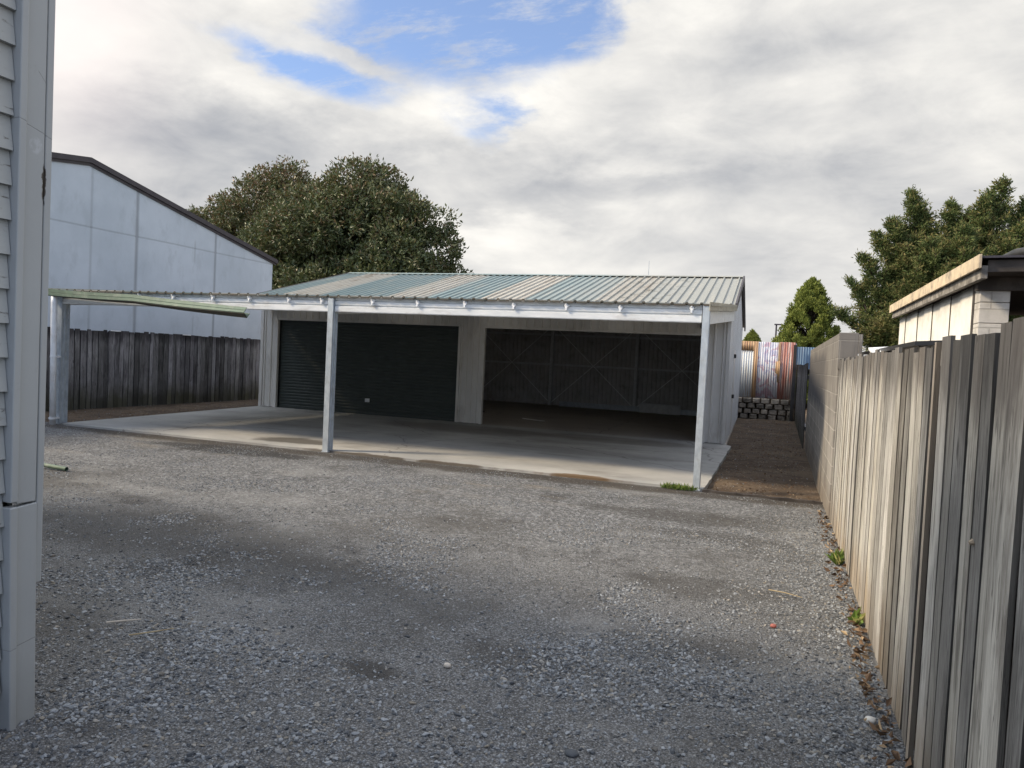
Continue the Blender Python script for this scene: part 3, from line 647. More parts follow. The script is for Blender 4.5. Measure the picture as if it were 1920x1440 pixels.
# side beams and lichened flashing
for xx in (-.965, -12.58):
    mb = MB(); mb.add([(xx - .03, 10.19, 2.19), (xx + .03, 10.19, 2.19), (xx + .03, 10.19, 2.37), (xx - .03, 10.19, 2.37), (xx - .03, 16.15, 2.60), (xx + .03, 16.15, 2.60), (xx + .03, 16.15, 2.79), (xx - .03, 16.15, 2.79)],
               [(0, 1, 2, 3), (7, 6, 5, 4), (0, 4, 5, 1), (1, 5, 6, 2), (2, 6, 7, 3), (3, 7, 4, 0)]); mb.build('side_beam', M['beam'], cp)
    mb = MB(); sg = 1 if xx > -5 else -1; x1 = xx + sg * .07
    mb.add([(x1 - .005, 10.0, 2.36), (x1 + .005, 10.0, 2.36), (x1 + .005, 10.0, 2.475), (x1 - .005, 10.0, 2.475), (x1 - .005, 16.15, 2.80), (x1 + .005, 16.15, 2.80), (x1 + .005, 16.15, 2.93), (x1 - .005, 16.15, 2.93)],
               [(0, 1, 2, 3), (7, 6, 5, 4), (0, 4, 5, 1), (1, 5, 6, 2), (2, 6, 7, 3), (3, 7, 4, 0)]); mb.build('barge_flashing', M['lichen'], cp)
for yy in (11.6, 13.1, 14.6):
    mb = MB(); mb.box(-12.55, -1.0, yy - .03, yy + .03, cz(yy) - .14, cz(yy) - .032); mb.build('purlin', M['galv_dark'], cp)
for xx in (-12.55, -6.65, -.97):
    if xx == -6.65:
        mb = MB(); mb.bar((xx, 10.2, 2.26), (xx, 16.14, 2.70), .06, .16); mb.build('rafter', M['galv_dark'], cp)
# posts: folded channels, front face narrow
def post(x0, x1, y0, y1, zt, lean=0):
    mb = MB(); w = x1 - x0; d = y1 - y0
    prof = [(x0, y0), (x1, y0), (x1, y0 + d * .16), (x1 - .010, y0 + d * .18), (x1 - .010, y0 + d * .40), (x1 + .0, y0 + d * .42), (x1, y0 + d * .58), (x1 - .010, y0 + d * .60), (x1 - .010, y0 + d * .82), (x1, y0 + d * .84), (x1, y1), (x0, y1)]
    n = len(prof); mb.add([(a_, b_, .0) for a_, b_ in prof] + [(a_ + lean, b_, zt) for a_, b_ in prof], [tuple(range(n))[::-1], tuple(range(n, 2 * n))] + [(i, (i + 1) % n, (i + 1) % n + n, i + n) for i in range(n)])
    return mb
post(-6.70, -6.605, 10.05, 10.20, 2.415).build('post', M['galv'], cp)
post(-.985, -.90, 10.05, 10.19, 2.44).build('post', M['galv'], cp)
p3 = post(-12.50, -12.37, 10.08, 10.25, 2.36).build('post', M['galv'], cp)
for xx in (-6.65, -.94):
    mb = MB(); mb.box(xx - .055, xx + .055, 10.03, 10.22, .0, .012); mb.build('base_plate', M['galv'], cp)
# gutter brackets along the beam
BX = [-10.54, -9.8, -8.96, -8.22, -7.45, -6.83, -5.92, -5.15, -4.38, -3.62, -2.84, -2.08, -1.13]
mb = MB(); k = 10
ring = [(.035 * math.cos(t * 2 * math.pi / k), .035 * math.sin(t * 2 * math.pi / k)) for t in range(k)]
mb.add([(BX[0] + a_, 10.098, 2.385 + b_) for a_, b_ in ring] + [(BX[0] + a_ * .8, 10.06, 2.385 + b_ * .8) for a_, b_ in ring], [tuple(range(k)), tuple(range(k, 2 * k))[::-1]] + [(i, (i + 1) % k, (i + 1) % k + k, i + k) for i in range(k)])
mb.box(BX[0] - .010, BX[0] + .010, 10.03, 10.10, 2.40, 2.412); mb.box(BX[0] - .012, BX[0] + .012, 10.05, 10.10, 2.325, 2.36)
b0 = mb.build('gutter_bracket', M['white'], cp, bevel=.003)
for xx in BX[1:]:
    c = b0.copy(); COL.objects.link(c); c.parent = cp; c.location.x = xx - BX[0]; c.location.z = random.uniform(-.008, .006); c.rotation_euler = (0, 0, 0)
# the sagging green gutter: still held at the left, free at the right
def gutter(xa, xb, za, zb, ya, yb, roll_a, roll_b, nseg, name, capend):
    prof = [(.0, .10), (.0, .0), (-.11, .0), (-.120, .006), (-.122, .050), (-.116, .056), (-.122, .062), (-.124, .118), (-.110, .120), (-.118, .113), (-.110, .056), (-.114, .010), (-.005, .004), (-.005, .10)]
    mb = MB(); n = len(prof); vs = []
    for i in range(nseg + 1):
        t = i / nseg; z = za + (zb - za) * t - .012 * math.sin(t * math.pi); y = ya + (yb - ya) * t; rl = roll_a + (roll_b - roll_a) * t
        c_, s_ = math.cos(rl), math.sin(rl)
        vs += [(xa + (xb - xa) * t, y + py * c_ - pz * s_, z + py * s_ + pz * c_) for py, pz in prof]
    fs = [(i * n + j, i * n + (j + 1) % n, (i + 1) * n + (j + 1) % n, (i + 1) * n + j) for i in range(nseg) for j in range(n)]
    if capend: fs.append((0, 1, 2, 3, 4, 5, 6, 7, 8, 9, 10, 11, 12, 13))
    mb.add(vs, fs); gt = mb.build(name, M['green'], cp); sb = MB(); vs = []
    for i in range(nseg + 1):
        t = i / nseg; z = za + (zb - za) * t - .012 * math.sin(t * math.pi); y = ya + (yb - ya) * t; rl = roll_a + (roll_b - roll_a) * t; c_, s_ = math.cos(rl), math.sin(rl)
        vs += [(xa + (xb - xa) * t, y + py * c_ - pz * s_, z + py * s_ + pz * c_) for py, pz in ((-.004, -.006), (-.108, -.006), (-.108, -.002), (-.004, -.002))]
    sb.add(vs, [(i * 4 + j, i * 4 + (j + 1) % 4, i * 4 + 4 + (j + 1) % 4, i * 4 + 4 + j) for i in range(nseg) for j in range(4)])
    sb.build('gutter_under_shade', M['rim'], gt); return gt  # added dark strip, paints shade onto the gutter underside
gutter(-12.66, -10.45, 2.345, 2.24, 10.02, 9.99, 0, -.28, 8, 'gutter', True)
gutter(-10.50, -8.13, 2.24, 2.055, 9.97, 9.93, -.28, -.72, 8, 'gutter', False)['label'] = 'lower length of green gutter hanging loose at its right end'
# downpipe on the left post
mb = MB(); mb.tube([(-12.42, 9.96, 2.34), (-12.41, 9.955, 2.2), (-12.39, 9.95, 1.3), (-12.37, 9.95, .0)], .052, 16)
dp = mb.build('downpipe', M['white'], cp, smooth=True)
for zz in (1.22, .10):
    mb = MB(); mb.tube([(-12.38, 9.95, zz), (-12.38, 9.95, zz + .03)], .062, 16); mb.box(-12.42, -12.36, 10.0, 10.085, zz, zz + .03); mb.build('pipe_clip', M['white'], dp)

# ------------------------------------------------------------------ weatherboard house at the left edge
hs = thing('weatherboard_house', (-2.93, 2.3, 0), 'pale weatherboard house corner close at the left with cracked corner boards', 'house')
mb = MB(); z = .16; i = 0
while z < 3.3:
    y0 = -6.0; xt = -2.968; xb = -2.945
    jog = random.uniform(-.002, .002)
    mb.add([(xb + jog, y0, z), (xb + jog, 2.165, z), (xt, 2.165, z + .15), (xt, y0, z + .15), (xb - .02, y0, z), (xb - .02, 2.165, z), (xt - .02, 2.165, z + .15), (xt - .02, y0, z + .15)],
           [(0, 1, 2, 3), (4, 7, 6, 5), (0, 4, 5, 1), (1, 5, 6, 2), (2, 6, 7, 3), (3, 7, 4, 0)]); z += .1385
m_, g, b = new_mat('aged_weatherboard_paint', .55, 0, .4); P = g.pos(); x_, y_, z_ = g.sep(P)
c = g.mix(g.noise(P, 4, 6), (.43, .44, .43), (.35, .365, .36)); fl = g.step(g.noise(g.scalev(P, (1, 3, 14)), 2.4, 7, .7, .5), .61, .68)
c = g.mix(fl * .85, c, (.13, .115, .10)); c = g.mix(g.step(g.noise(P, 30, 3), .66, .75) * .5, c, (.25, .24, .22)); g.put(b.inputs['Base Color'], c)
g.put(b.inputs['Normal'], g.bump(g.noise(g.scalev(P, (1, .3, 3)), 40, 5) * .4 - fl, .5, .004)); M['wboard'] = m_
mb.build('side_wall', M['wboard'], hs)
mb = MB(); z = .16
while z < 3.3:
    yb_, yt_ = 2.292, 2.268
    mb.add([(-13.0, yb_, z), (-3.06, yb_, z), (-3.06, yt_, z + .15), (-13.0, yt_, z + .15), (-13.0, yb_ - .02, z), (-3.06, yb_ - .02, z), (-3.06, yt_ - .02, z + .15), (-13.0, yt_ - .02, z + .15)],
           [(0, 1, 2, 3), (4, 7, 6, 5), (0, 4, 5, 1), (1, 5, 6, 2), (2, 6, 7, 3), (3, 7, 4, 0)]); z += .1385
mb.build('rear_wall', M['wboard'], hs)
mb = MB(); mb.box(-12.95, -3.02, -5.95, 2.22, .12, 3.4); mb.build('wall_core', M['dark'], hs)
mb = MB(); mb.box(-12.9, -3.12, -5.9, 2.16, -.05, .118); mb.build('foundation', M['dark'], hs)
mb = MB(); mb.box(-6.0, -4.5, -6, .9, 3.3, 6.1); mb.build('added_shade_block', M['wboard'], hs)  # added block out of view, sized to throw shade on the fence
mb = MB(); mb.prism([(-13.1, 3.40), (-2.93, 3.36), (-2.93, 3.42), (-12.0, 5.5), (-13.1, 5.3)], 'y', -6.3, 2.34); mb.build('roof', M['dark_trim'], hs)
# corner board painting with cracks
m_, g, b = new_mat('cracked_corner_board_paint', .5, 0, .4); P = g.pos(); x_, y_, z_ = g.sep(P)
c = g.mix(g.noise(P, 3, 6), (.41, .43, .435), (.345, .365, .38))
stn = g.step(g.noise(g.scalev(P, (1, 1, .6)), 9, 7, .72), .60, .74); c = g.mix(stn * .45, c, (.30, .31, .32))
rot = g.step(((y_ - 2.296 + (g.noise(P, 30, 4) - .5) * .02) / .012).pow(2.0) + ((z_ - 2.27) / .09).pow(2.0), 1.2, .7); c = g.mix(rot, c, (.06, .05, .04))
fil = g.step(((y_ - 2.255 + (g.noise(P, 20, 4) - .5) * .04) / .03).pow(2.0) + ((z_ - 2.42) / .035).pow(2.0), 1.2, .6); c = g.mix(fil * .45 * g.step(g.noise(P, 55, 5, .7), .38, .6), c, (.55, .58, .62))
crk = g.step((z_ - 2.487 + (y_ - 2.25) * .25 + (g.noise(P, 40, 3) - .5) * .006).abs(), .0035, .001) + g.step((z_ - 2.70 + (y_ - 2.28) * 1.1).abs(), .004, .001) * g.step((y_ - 2.275).abs(), .02, .015)
crk = (crk + g.step((z_ - .345 - (y_ - 2.25) * .12 + (g.noise(P, 30, 3) - .5) * .004).abs(), .003, .001)).cl()
c = g.mix(crk * .4, c, (.12, .12, .12))
c = g.mix(g.step(z_ + (g.noise(P, 8, 5) - .5) * .3, .35, -.02) * .4, c, (.24, .25, .25)); g.put(b.inputs['Base Color'], c)
g.put(b.inputs['Normal'], g.bump(g.noise(P, 45, 5) * .2 - rot - crk, .35, .004)); M['corner'] = m_
mb = MB(); mb.box(-2.985, -2.935, 2.209, 2.293, .938, 3.37); mb.build('corner_board', M['corner'], hs, bevel=.004)
mb = MB(); mb.box(-3.06, -2.942, 2.302, 2.334, .58, 3.37); mb.build('corner_board', M['corner'], hs, bevel=.005)
mb = MB(); mb.add([(-2.985, 2.215, -.02), (-2.922, 2.215, -.02), (-2.925, 2.306, .0), (-2.985, 2.306, .0), (-2.985, 2.205, .925), (-2.932, 2.205, .925), (-2.932, 2.297, .932), (-2.985, 2.297, .932)],
    [(3, 2, 1, 0), (4, 5, 6, 7), (0, 1, 5, 4), (1, 2, 6, 5), (2, 3, 7, 6), (3, 0, 4, 7)]); o = mb.build('corner_board', M['corner'], hs, bevel=.004); o['label'] = 'lower replacement piece of corner board, slightly proud'
mb = MB(); mb.box(-3.06, -2.99, 2.3, 2.325, .0, .58); mb.build('rotten_board', M['dark'], hs)
mb = MB(); mb.add([(-2.975, 2.168, .95), (-2.915, 2.168, .95), (-2.915, 2.2, .95), (-2.975, 2.2, .95), (-2.975, 2.168, 3.36), (-2.915, 2.168, 3.36), (-2.915, 2.2, 3.36), (-2.975, 2.2, 3.36)],
    [(3, 2, 1, 0), (4, 5, 6, 7), (0, 1, 5, 4), (1, 2, 6, 5), (2, 3, 7, 6), (3, 0, 4, 7)])
mb.add([(-2.975, 2.178, .0), (-2.905, 2.178, -.02), (-2.905, 2.208, -.02), (-2.975, 2.208, .0), (-2.975, 2.165, .93), (-2.915, 2.165, .93), (-2.915, 2.2, .93), (-2.975, 2.2, .93)],
    [(3, 2, 1, 0), (4, 5, 6, 7), (0, 1, 5, 4), (1, 2, 6, 5), (2, 3, 7, 6), (3, 0, 4, 7)])
mb.build('scribing_strip', M['corner'], hs, bevel=.005)

# ------------------------------------------------------------------ fences
def palings(mb, X, y0, y1, zt, w, th, sgn, lean=.012, skip=None, z0=-.03, gk=1.0):
    y = y0
    while y < y1:
        ww = w * random.uniform(.86, 1.12); r = random.random(); l0 = random.uniform(-lean, lean); dz_ = random.uniform(-.018, .018); dx_ = random.uniform(0, .006)
        gap = random.choice((.002, .005, .010, .02, .034, .05)) * gk; dx_ *= .6; tp = random.uniform(-.45, .45) * gap; lx = random.uniform(-.006, .006)
        if skip and skip(y, ww): y += ww; continue
        xa = X + sgn * dx_; xb = xa + sgn * th; t_ = zt(y) + dz_; ns = 6; vs = []
        for k in range(ns + 1):                                          # boards warp a little along their height
            f_ = k / ns; z = z0 + (t_ - z0) * f_; wob = .004 * math.sin(f_ * 5 + r * 20); yy0 = y + l0 * f_ + wob; yy1 = y + ww - gap + tp * (f_ * 2 - 1) + l0 * f_ + wob
            cup = lx * math.sin(f_ * 3.1)
            vs += [(xa + cup, yy0, z), (xa + cup, yy1, z), (xb + cup, yy1, z), (xb + cup, yy0, z)]
        fs = [(0, 1, 2, 3), (4 * ns + 3, 4 * ns + 2, 4 * ns + 1, 4 * ns)]
        for k in range(ns):
            for j in range(4): fs.append((k * 4 + j, k * 4 + (j + 1) % 4, k * 4 + 4 + (j + 1) % 4, k * 4 + 4 + j))
        mb.add(vs, fs, r); y += ww
    return mb
# right, near
rfn = thing('paling_fence', (.64, 5, 0), 'tall weathered grey paling fence running along the right side of the gravel yard', 'fence')
mb = MB(); palings(mb, .622, -3, 8.98, lambda y: 1.79 + (.022 if y < 3.52 else 0) + .012 * math.sin(y * 1.3), .165, .016, 1, lean=.02, skip=lambda y, w: 3.43 < y < 3.56, gk=1.0)
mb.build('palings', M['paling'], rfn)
random.seed(23); mb = MB(); palings(mb, .735, -3, 8.9, lambda y: 1.70, .12, .012, 1, gk=0); mb.build('gap_shade_backing', M['dark'], rfn); random.seed(11)  # added dark layer behind the palings so the gaps look shaded
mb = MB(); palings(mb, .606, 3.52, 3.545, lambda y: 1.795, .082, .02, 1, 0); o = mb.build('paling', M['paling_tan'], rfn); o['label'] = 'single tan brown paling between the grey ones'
for zz in (.35, 1.0, 1.6):
    mb = MB(); mb.box(.665, .715, -3, 8.9, zz - .05, zz + .05); mb.build('rail', M['dark'], rfn)
for yy in (-2, .4, 2.8, 5.2, 7.6):
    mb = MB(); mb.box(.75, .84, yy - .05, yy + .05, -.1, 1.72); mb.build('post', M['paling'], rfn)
mb = MB(); mb.tube([(.612, 2.775, 1.115), (.625, 2.775, 1.12)], [.006, .013], 8); mb.build('resin_knot', M['paling_tan'], rfn)
# right, beyond the block wall
rff = thing('paling_fence', (.64, 21, 0), 'old dark paling fence continuing beyond the block wall to the corrugated iron', 'fence')
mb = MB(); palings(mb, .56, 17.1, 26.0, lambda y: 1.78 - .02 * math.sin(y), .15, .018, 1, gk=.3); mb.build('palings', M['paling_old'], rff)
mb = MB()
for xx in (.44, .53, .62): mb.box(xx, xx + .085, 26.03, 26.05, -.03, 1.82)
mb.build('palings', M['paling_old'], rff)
for zz in (.4, 1.5):
    mb = MB(); mb.box(.585, .63, 17.1, 26.0, zz - .04, zz + .04); mb.build('rail', M['paling_old'], rff)
mb = MB(); mb.box(.40, .50, 25.78, 25.9, -.05, 2.45); mb.build('post', M['paling_old'], rff)
mb = MB(); ribbed(mb, (.49, 26.1, 0), (1, 0, 0), (0, 0, 1), (0, -1, 0), .62, lambda u_: 1.66 + .08 * u_, 2.40, pitch=.0762, h=.022, wave=True, t=.003)
mb.box(.47, .49, 26.06, 26.1, 1.6, 2.5); mb.box(.6, .66, 26.13, 26.2, 0, 2.3)
tag(mb.build('iron_sheet', M['iron_blue'], smooth=False), 'blue corrugated iron sheet above the far end of the dark fence', 'iron sheet')
# left fence
lf = thing('paling_fence', (-14.8, 14, 0), 'dark mossy paling fence along the left below the concrete building', 'fence')
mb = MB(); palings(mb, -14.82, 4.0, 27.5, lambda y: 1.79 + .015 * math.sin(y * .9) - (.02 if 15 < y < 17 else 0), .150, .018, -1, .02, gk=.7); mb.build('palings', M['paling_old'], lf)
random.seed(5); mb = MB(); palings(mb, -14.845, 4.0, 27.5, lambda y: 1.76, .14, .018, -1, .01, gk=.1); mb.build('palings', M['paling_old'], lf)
for zz in (.4, 1.5):
    mb = MB(); mb.box(-14.92, -14.87, 4, 27.5, zz - .04, zz + .04); mb.build('rail', M['paling_old'], lf)
for yy in (13.35, 15.6): 
    mb = MB(); mb.box(-14.86, -14.80, yy, yy + .28, 1.775, 1.80); mb.build('cap_strip', M['white'], lf)

# ------------------------------------------------------------------ block wall
bw = thing('block_wall', (.73, 13, 0), 'grey concrete block wall rising above the fence between two paling fences', 'wall')
mb = MB(); mb.box(.605, .80, 9.0, 17.1, -.1, 2.08); mb.build('wall', M['block'], bw, bevel=.006)
mb = MB(); mb.box(.60, .80, 8.985, 8.999, 1.68, 2.085); mb.box(.80, .84, 8.98, 9.1, 1.86, 2.07); mb.build('end_face', M['block'], bw, bevel=.005)

# ------------------------------------------------------------------ far retaining wall and corrugated iron fence
rw = MB()
z = -.04
for row in range(4):
    x = -1.75 + (row % 2) * .14
    while x < .42:
        w_ = .30 * random.uniform(.85, 1.05); d = random.uniform(0, .05); h_ = .165
        if not (row % 2 == 0 and random.random() < .0):
            x1_ = min(x + w_ * .82, .46); n = 3
            c0 = len(rw.v); vs = []
            for (yy, ins) in ((25.9 - d, .02), (25.93, 0), (26.15, 0)):
                vs += [(x + ins + random.uniform(-.01, .01), yy + random.uniform(-.015, .015), z + ins), (x1_ - ins + random.uniform(-.01, .01), yy + random.uniform(-.015, .015), z + ins), (x1_ - ins, yy + random.uniform(-.01, .01), z + h_ - ins + random.uniform(-.012, 0)), (x + ins, yy + random.uniform(-.01, .01), z + h_ - ins + random.uniform(-.012, 0))]
            rw.add(vs, [(0, 1, 2, 3), (11, 10, 9, 8)] + [(k * 4 + j, k * 4 + (j + 1) % 4, k * 4 + 4 + (j + 1) % 4, k * 4 + 4 + j) for k in (0, 1) for j in range(4)])
        x += w_
    z += .175
rt_ = thing('retaining_wall', (-.5, 26, 0), 'low retaining wall of rough split blocks under the corrugated iron fence', 'retaining wall')
rw.build('blocks', M['rock'], rt_, bevel=.012)
mb = MB(); mb.box(-3, .52, 26.16, 26.6, -.1, .66); mb.build('backfill', M['dirt'], rt_)
ci = thing('iron_fence', (-.5, 26.2, .66), 'patchwork corrugated iron fence of pale, paint marked and rusty sheets', 'fence')
for x0, x1, mt, lb in ((-2.6, -.80, 'iron_white', 'pale sheet with orange top edge'), (-.72, -.03, 'iron_paint', 'sheet with purple and red paint marks'), (-.03, .47, 'iron_rust', 'rusty red sheet')):
    mb = MB(); ribbed(mb, (x0, 26.24, 0), (1, 0, 0), (0, 0, 1), (0, -1, 0), x1 - x0, .66, 2.52 if mt != 'iron_rust' else 2.54, pitch=.0762, h=.02, wave=True, t=.002); mb.build('iron_sheet', M[mt], ci, smooth=True)['label'] = lb
for x0, x1, z0, z1, k in ((-.84, -.70, .66, 2.53, 'iron_orange'), (-2.6, -.84, 2.22, 2.53, 'iron_orange'), (-.06, .0, 1.2, 2.53, 'iron_orange')):
    mb = MB(); ribbed(mb, (x0, 26.215, 0), (1, 0, 0), (0, 0, 1), (0, -1, 0), x1 - x0, z0, z1, pitch=.0762, h=.02, wave=True, t=.002); mb.build('patch_strip', M[k], ci, smooth=True)
mb = MB(); ribbed(mb, (-.13, 26.195, 0), (1, 0, 0), (0, 0, 1), (0, -1, 0), .14, lambda u_: 1.52 - u_ * .8, lambda u_: 1.88 + u_ * .3, pitch=.0762, h=.02, wave=True, t=.002); mb.build('torn_patch', M['iron_orange'], ci, smooth=True)
mb = MB(); mb.box(-2.6, .48, 26.27, 26.32, .9, .98); mb.box(-2.6, .48, 26.27, 26.32, 2.2, 2.28); mb.build('rail', M['paling_old'], ci)

# ------------------------------------------------------------------ concrete building on the left
cbd = thing('concrete_building', (-16.5, 14, 0), 'large windowless pale blue-grey concrete building with dark roof edge behind the left fence', 'building')
pf = [(-4, 3.0), (-4, 3.35), (14.1, 5.97), (21.35, 4.45), (21.35, -.1), (-4, -.1)]
mb = MB(); mb.prism([(-4, -.1), (21.35, -.1), (21.35, 4.45), (14.1, 5.94), (-4, 3.3)], 'x', -30, -16.5); mb.build('wall', M['precast'], cbd)
mb = MB()
for (ya, za), (yb, zb) in (((-4.1, 3.3), (14.1, 5.955)), ((21.55, 4.42), (14.1, 5.955))):
    mb.add([(-30.2, ya, za), (-16.43, ya, za), (-16.43, ya, za + .13), (-30.2, ya, za + .13), (-30.2, yb, zb), (-16.43, yb, zb), (-16.43, yb, zb + .13), (-30.2, yb, zb + .13)],
           [(0, 1, 2, 3), (7, 6, 5, 4), (0, 4, 5, 1), (1, 5, 6, 2), (2, 6, 7, 3), (3, 7, 4, 0)])
mb.build('roof', M['dark_trim'], cbd)
mb = MB()
for (ya, za), (yb, zb) in (((-4.1, 3.28), (14.1, 5.93)), ((21.5, 4.41), (14.1, 5.93))):
    mb.add([(-16.495, ya, za - .05), (-16.47, ya, za - .05), (-16.47, ya, za + .06), (-16.495, ya, za + .06), (-16.495, yb, zb - .05), (-16.47, yb, zb - .05), (-16.47, yb, zb + .06), (-16.495, yb, zb + .06)],
           [(0, 1, 2, 3), (7, 6, 5, 4), (0, 4, 5, 1), (1, 5, 6, 2), (2, 6, 7, 3), (3, 7, 4, 0)])
mb.build('fascia', M['dark_trim'], cbd)

# ------------------------------------------------------------------ neighbour shed on the right
ns = thing('neighbour_shed', (2.0, 12, 0), 'white clad shed with tan fascia and block pier rising behind the right fence', 'shed')
M['white_sheet'] = simple('off_white_sheet_cladding', (.58, .57, .54), (.50, .49, .46), 3, .5, dirt=(.3, .28, .24), dirt_amt=.25, bump=.03)
y = 9.62; i = 0
while y < 14.7:
    mb = MB(); ribbed(mb, (2.0 + .016 * (i % 2), y, 0), (0, 1, 0), (0, 0, 1), (-1, 0, 0), .615, 0, 2.68, pitch=.0762, h=.010, wave=True, t=.003); mb.build('cladding_sheet', M['white_sheet'], ns, smooth=True); y += .60; i += 1
mb = MB(); mb.box(2.02, 7, 14.75, 14.85, 0, 2.6); mb.box(6.9, 7, 9.75, 14.751, 0, 2.6); mb.build('wall_core', M['dark'], ns)
mb = MB(); mb.box(1.985, 2.05, 9.53, 9.62, 0, 2.70); mb.build('corner_timber', M['dark'], ns)
mb = MB(); z = 0
while z < 2.6: mb.box(1.99, 2.27, 9.30, 9.525, z + .003, z + .222); z += .225
mb.build('block_pier', M['block_pale'], ns, bevel=.005)
M['tan'] = simple('tan_fascia_paint', (.66, .54, .37), (.44, .36, .26), 4, .6, dirt=(.13, .11, .09), dirt_amt=.8, dscale=5)
def slopebox(x0, z0, x1, z1, y0, y1, th):
    return MB().add([(x0, y0, z0), (x1, y0, z1), (x1, y1, z1), (x0, y1, z0), (x0, y0, z0 + th), (x1, y0, z1 + th), (x1, y1, z1 + th), (x0, y1, z0 + th)],
                    [(3, 2, 1, 0), (4, 5, 6, 7), (0, 1, 5, 4), (1, 2, 6, 5), (2, 3, 7, 6), (3, 0, 4, 7)])
mb = MB(); mb.box(1.83, 1.857, 8.70, 15.2, 2.765, 2.905); mb.build('fascia', M['tan'], ns, bevel=.004)
mb = MB(); mb.box(1.876, 1.93, 8.78, 15.15, 2.67, 2.80); mb.build('eave_timber', simple('flaking_white_timber', (.34, .32, .29), (.10, .09, .08), 7, .8, dirt=(.05, .045, .04), dirt_amt=.8, dscale=6), ns)
slopebox(1.86, 2.872, 7.4, 2.98, 8.74, 15.18, .022).build('roof', M['dark_trim'], ns)
slopebox(1.935, 2.74, 7.3, 2.84, 8.8, 15.1, .12).build('soffit', M['dark'], ns)
slopebox(1.95, 2.60, 7.3, 2.60, 9.25, 9.36, .14).build('lintel', M['dark'], ns)
mb = MB(); mb.tube([(2.5, 8.9, 2.99), (2.35, 9.5, 3.02), (2.3, 10.4, 3.0), (2.2, 11, 2.95)], [.05, .06, .05, .03], 8); tag(mb.build('rag', M['black'], smooth=True), 'rumpled black sheeting lying on the neighbouring shed roof', 'sheeting')
mb = MB(); mb.add([(2.80, 9.0, 2.93), (2.97, 9.0, 2.93), (2.92, 9.05, 3.02), (2.97, 9.2, 2.93), (2.80, 9.2, 2.93)], [(0, 1, 2), (1, 3, 2), (3, 4, 2), (4, 0, 2), (0, 4, 3, 1)]); tag(mb.build('roof_scrap', M['white']), 'small pale scrap standing on the neighbouring shed roof', 'scrap')
# dark low roof seen just over the fence
lo = thing('low_lean_to', (1.5, 9, 0), 'low dark lean-to roof edge just visible over the right fence', 'lean-to')
slopebox(.99, 1.885, 1.6, 1.93, 6.6, 10.6, .035).build('roof', M['black'], lo)
for yy in (6.7, 10.3):
    mb = MB(); mb.box(1.05, 1.12, yy, yy + .07, -.04, 1.885); mb.build('post', M['dark'], lo)
mb = MB(); mb.add([(.90, 8.3, 1.82), (1.10, 8.3, 1.86), (1.10, 9.0, 1.95), (.90, 9.0, 1.93), (.90, 8.3, 1.80), (1.10, 8.3, 1.84), (1.10, 9.0, 1.93), (.90, 9.0, 1.91)], [(0, 1, 2, 3), (7, 6, 5, 4), (0, 4, 5, 1), (1, 5, 6, 2), (2, 6, 7, 3), (3, 7, 4, 0)]); mb.build('gutter_end', M['white'], lo)

# ------------------------------------------------------------------ foliage
def rand_unit(n):
    d = np.random.randn(n, 3); return d / np.linalg.norm(d, axis=1, keepdims=True)
def leaves(name, C, Dn, Ls, Ws, mat, parent, rnd, bend=.25):
    """diamond leaves: base point C, direction Dn, length Ls, width Ws"""
    N = len(C); side = np.cross(Dn, rand_unit(N)); side /= np.linalg.norm(side, axis=1, keepdims=True) + 1e-9; nrm = np.cross(Dn, side)
    a_ = C; b_ = C + Dn * (Ls * .45)[:, None] + side * (Ws * .5)[:, None]; d_ = C + Dn * (Ls * .45)[:, None] - side * (Ws * .5)[:, None]; c_ = C + Dn * Ls[:, None] - nrm * (Ls * bend)[:, None]
    vs = np.stack([a_, b_, c_, d_], 1).reshape(-1, 3); i = np.arange(N) * 4
    fs = np.concatenate([np.stack([i, i + 1, i + 2], 1), np.stack([i, i + 2, i + 3], 1)])
    return raw_mesh(name, vs, fs, mat, parent, np.repeat(rnd, 4))
def branchy(mb, p, q, r0, r1, n=5, wob=.12):
    p, q = Vector(p), Vector(q); pts = []
    for i in range(n + 1):
        t = i / n; j = Vector([random.uniform(-wob, wob) * math.sin(t * math.pi) for _ in range(3)]); pts.append(p.lerp(q, t) + j)
    mb.tube(pts, [r0 + (r1 - r0) * i / n for i in range(n + 1)], 7); return pts
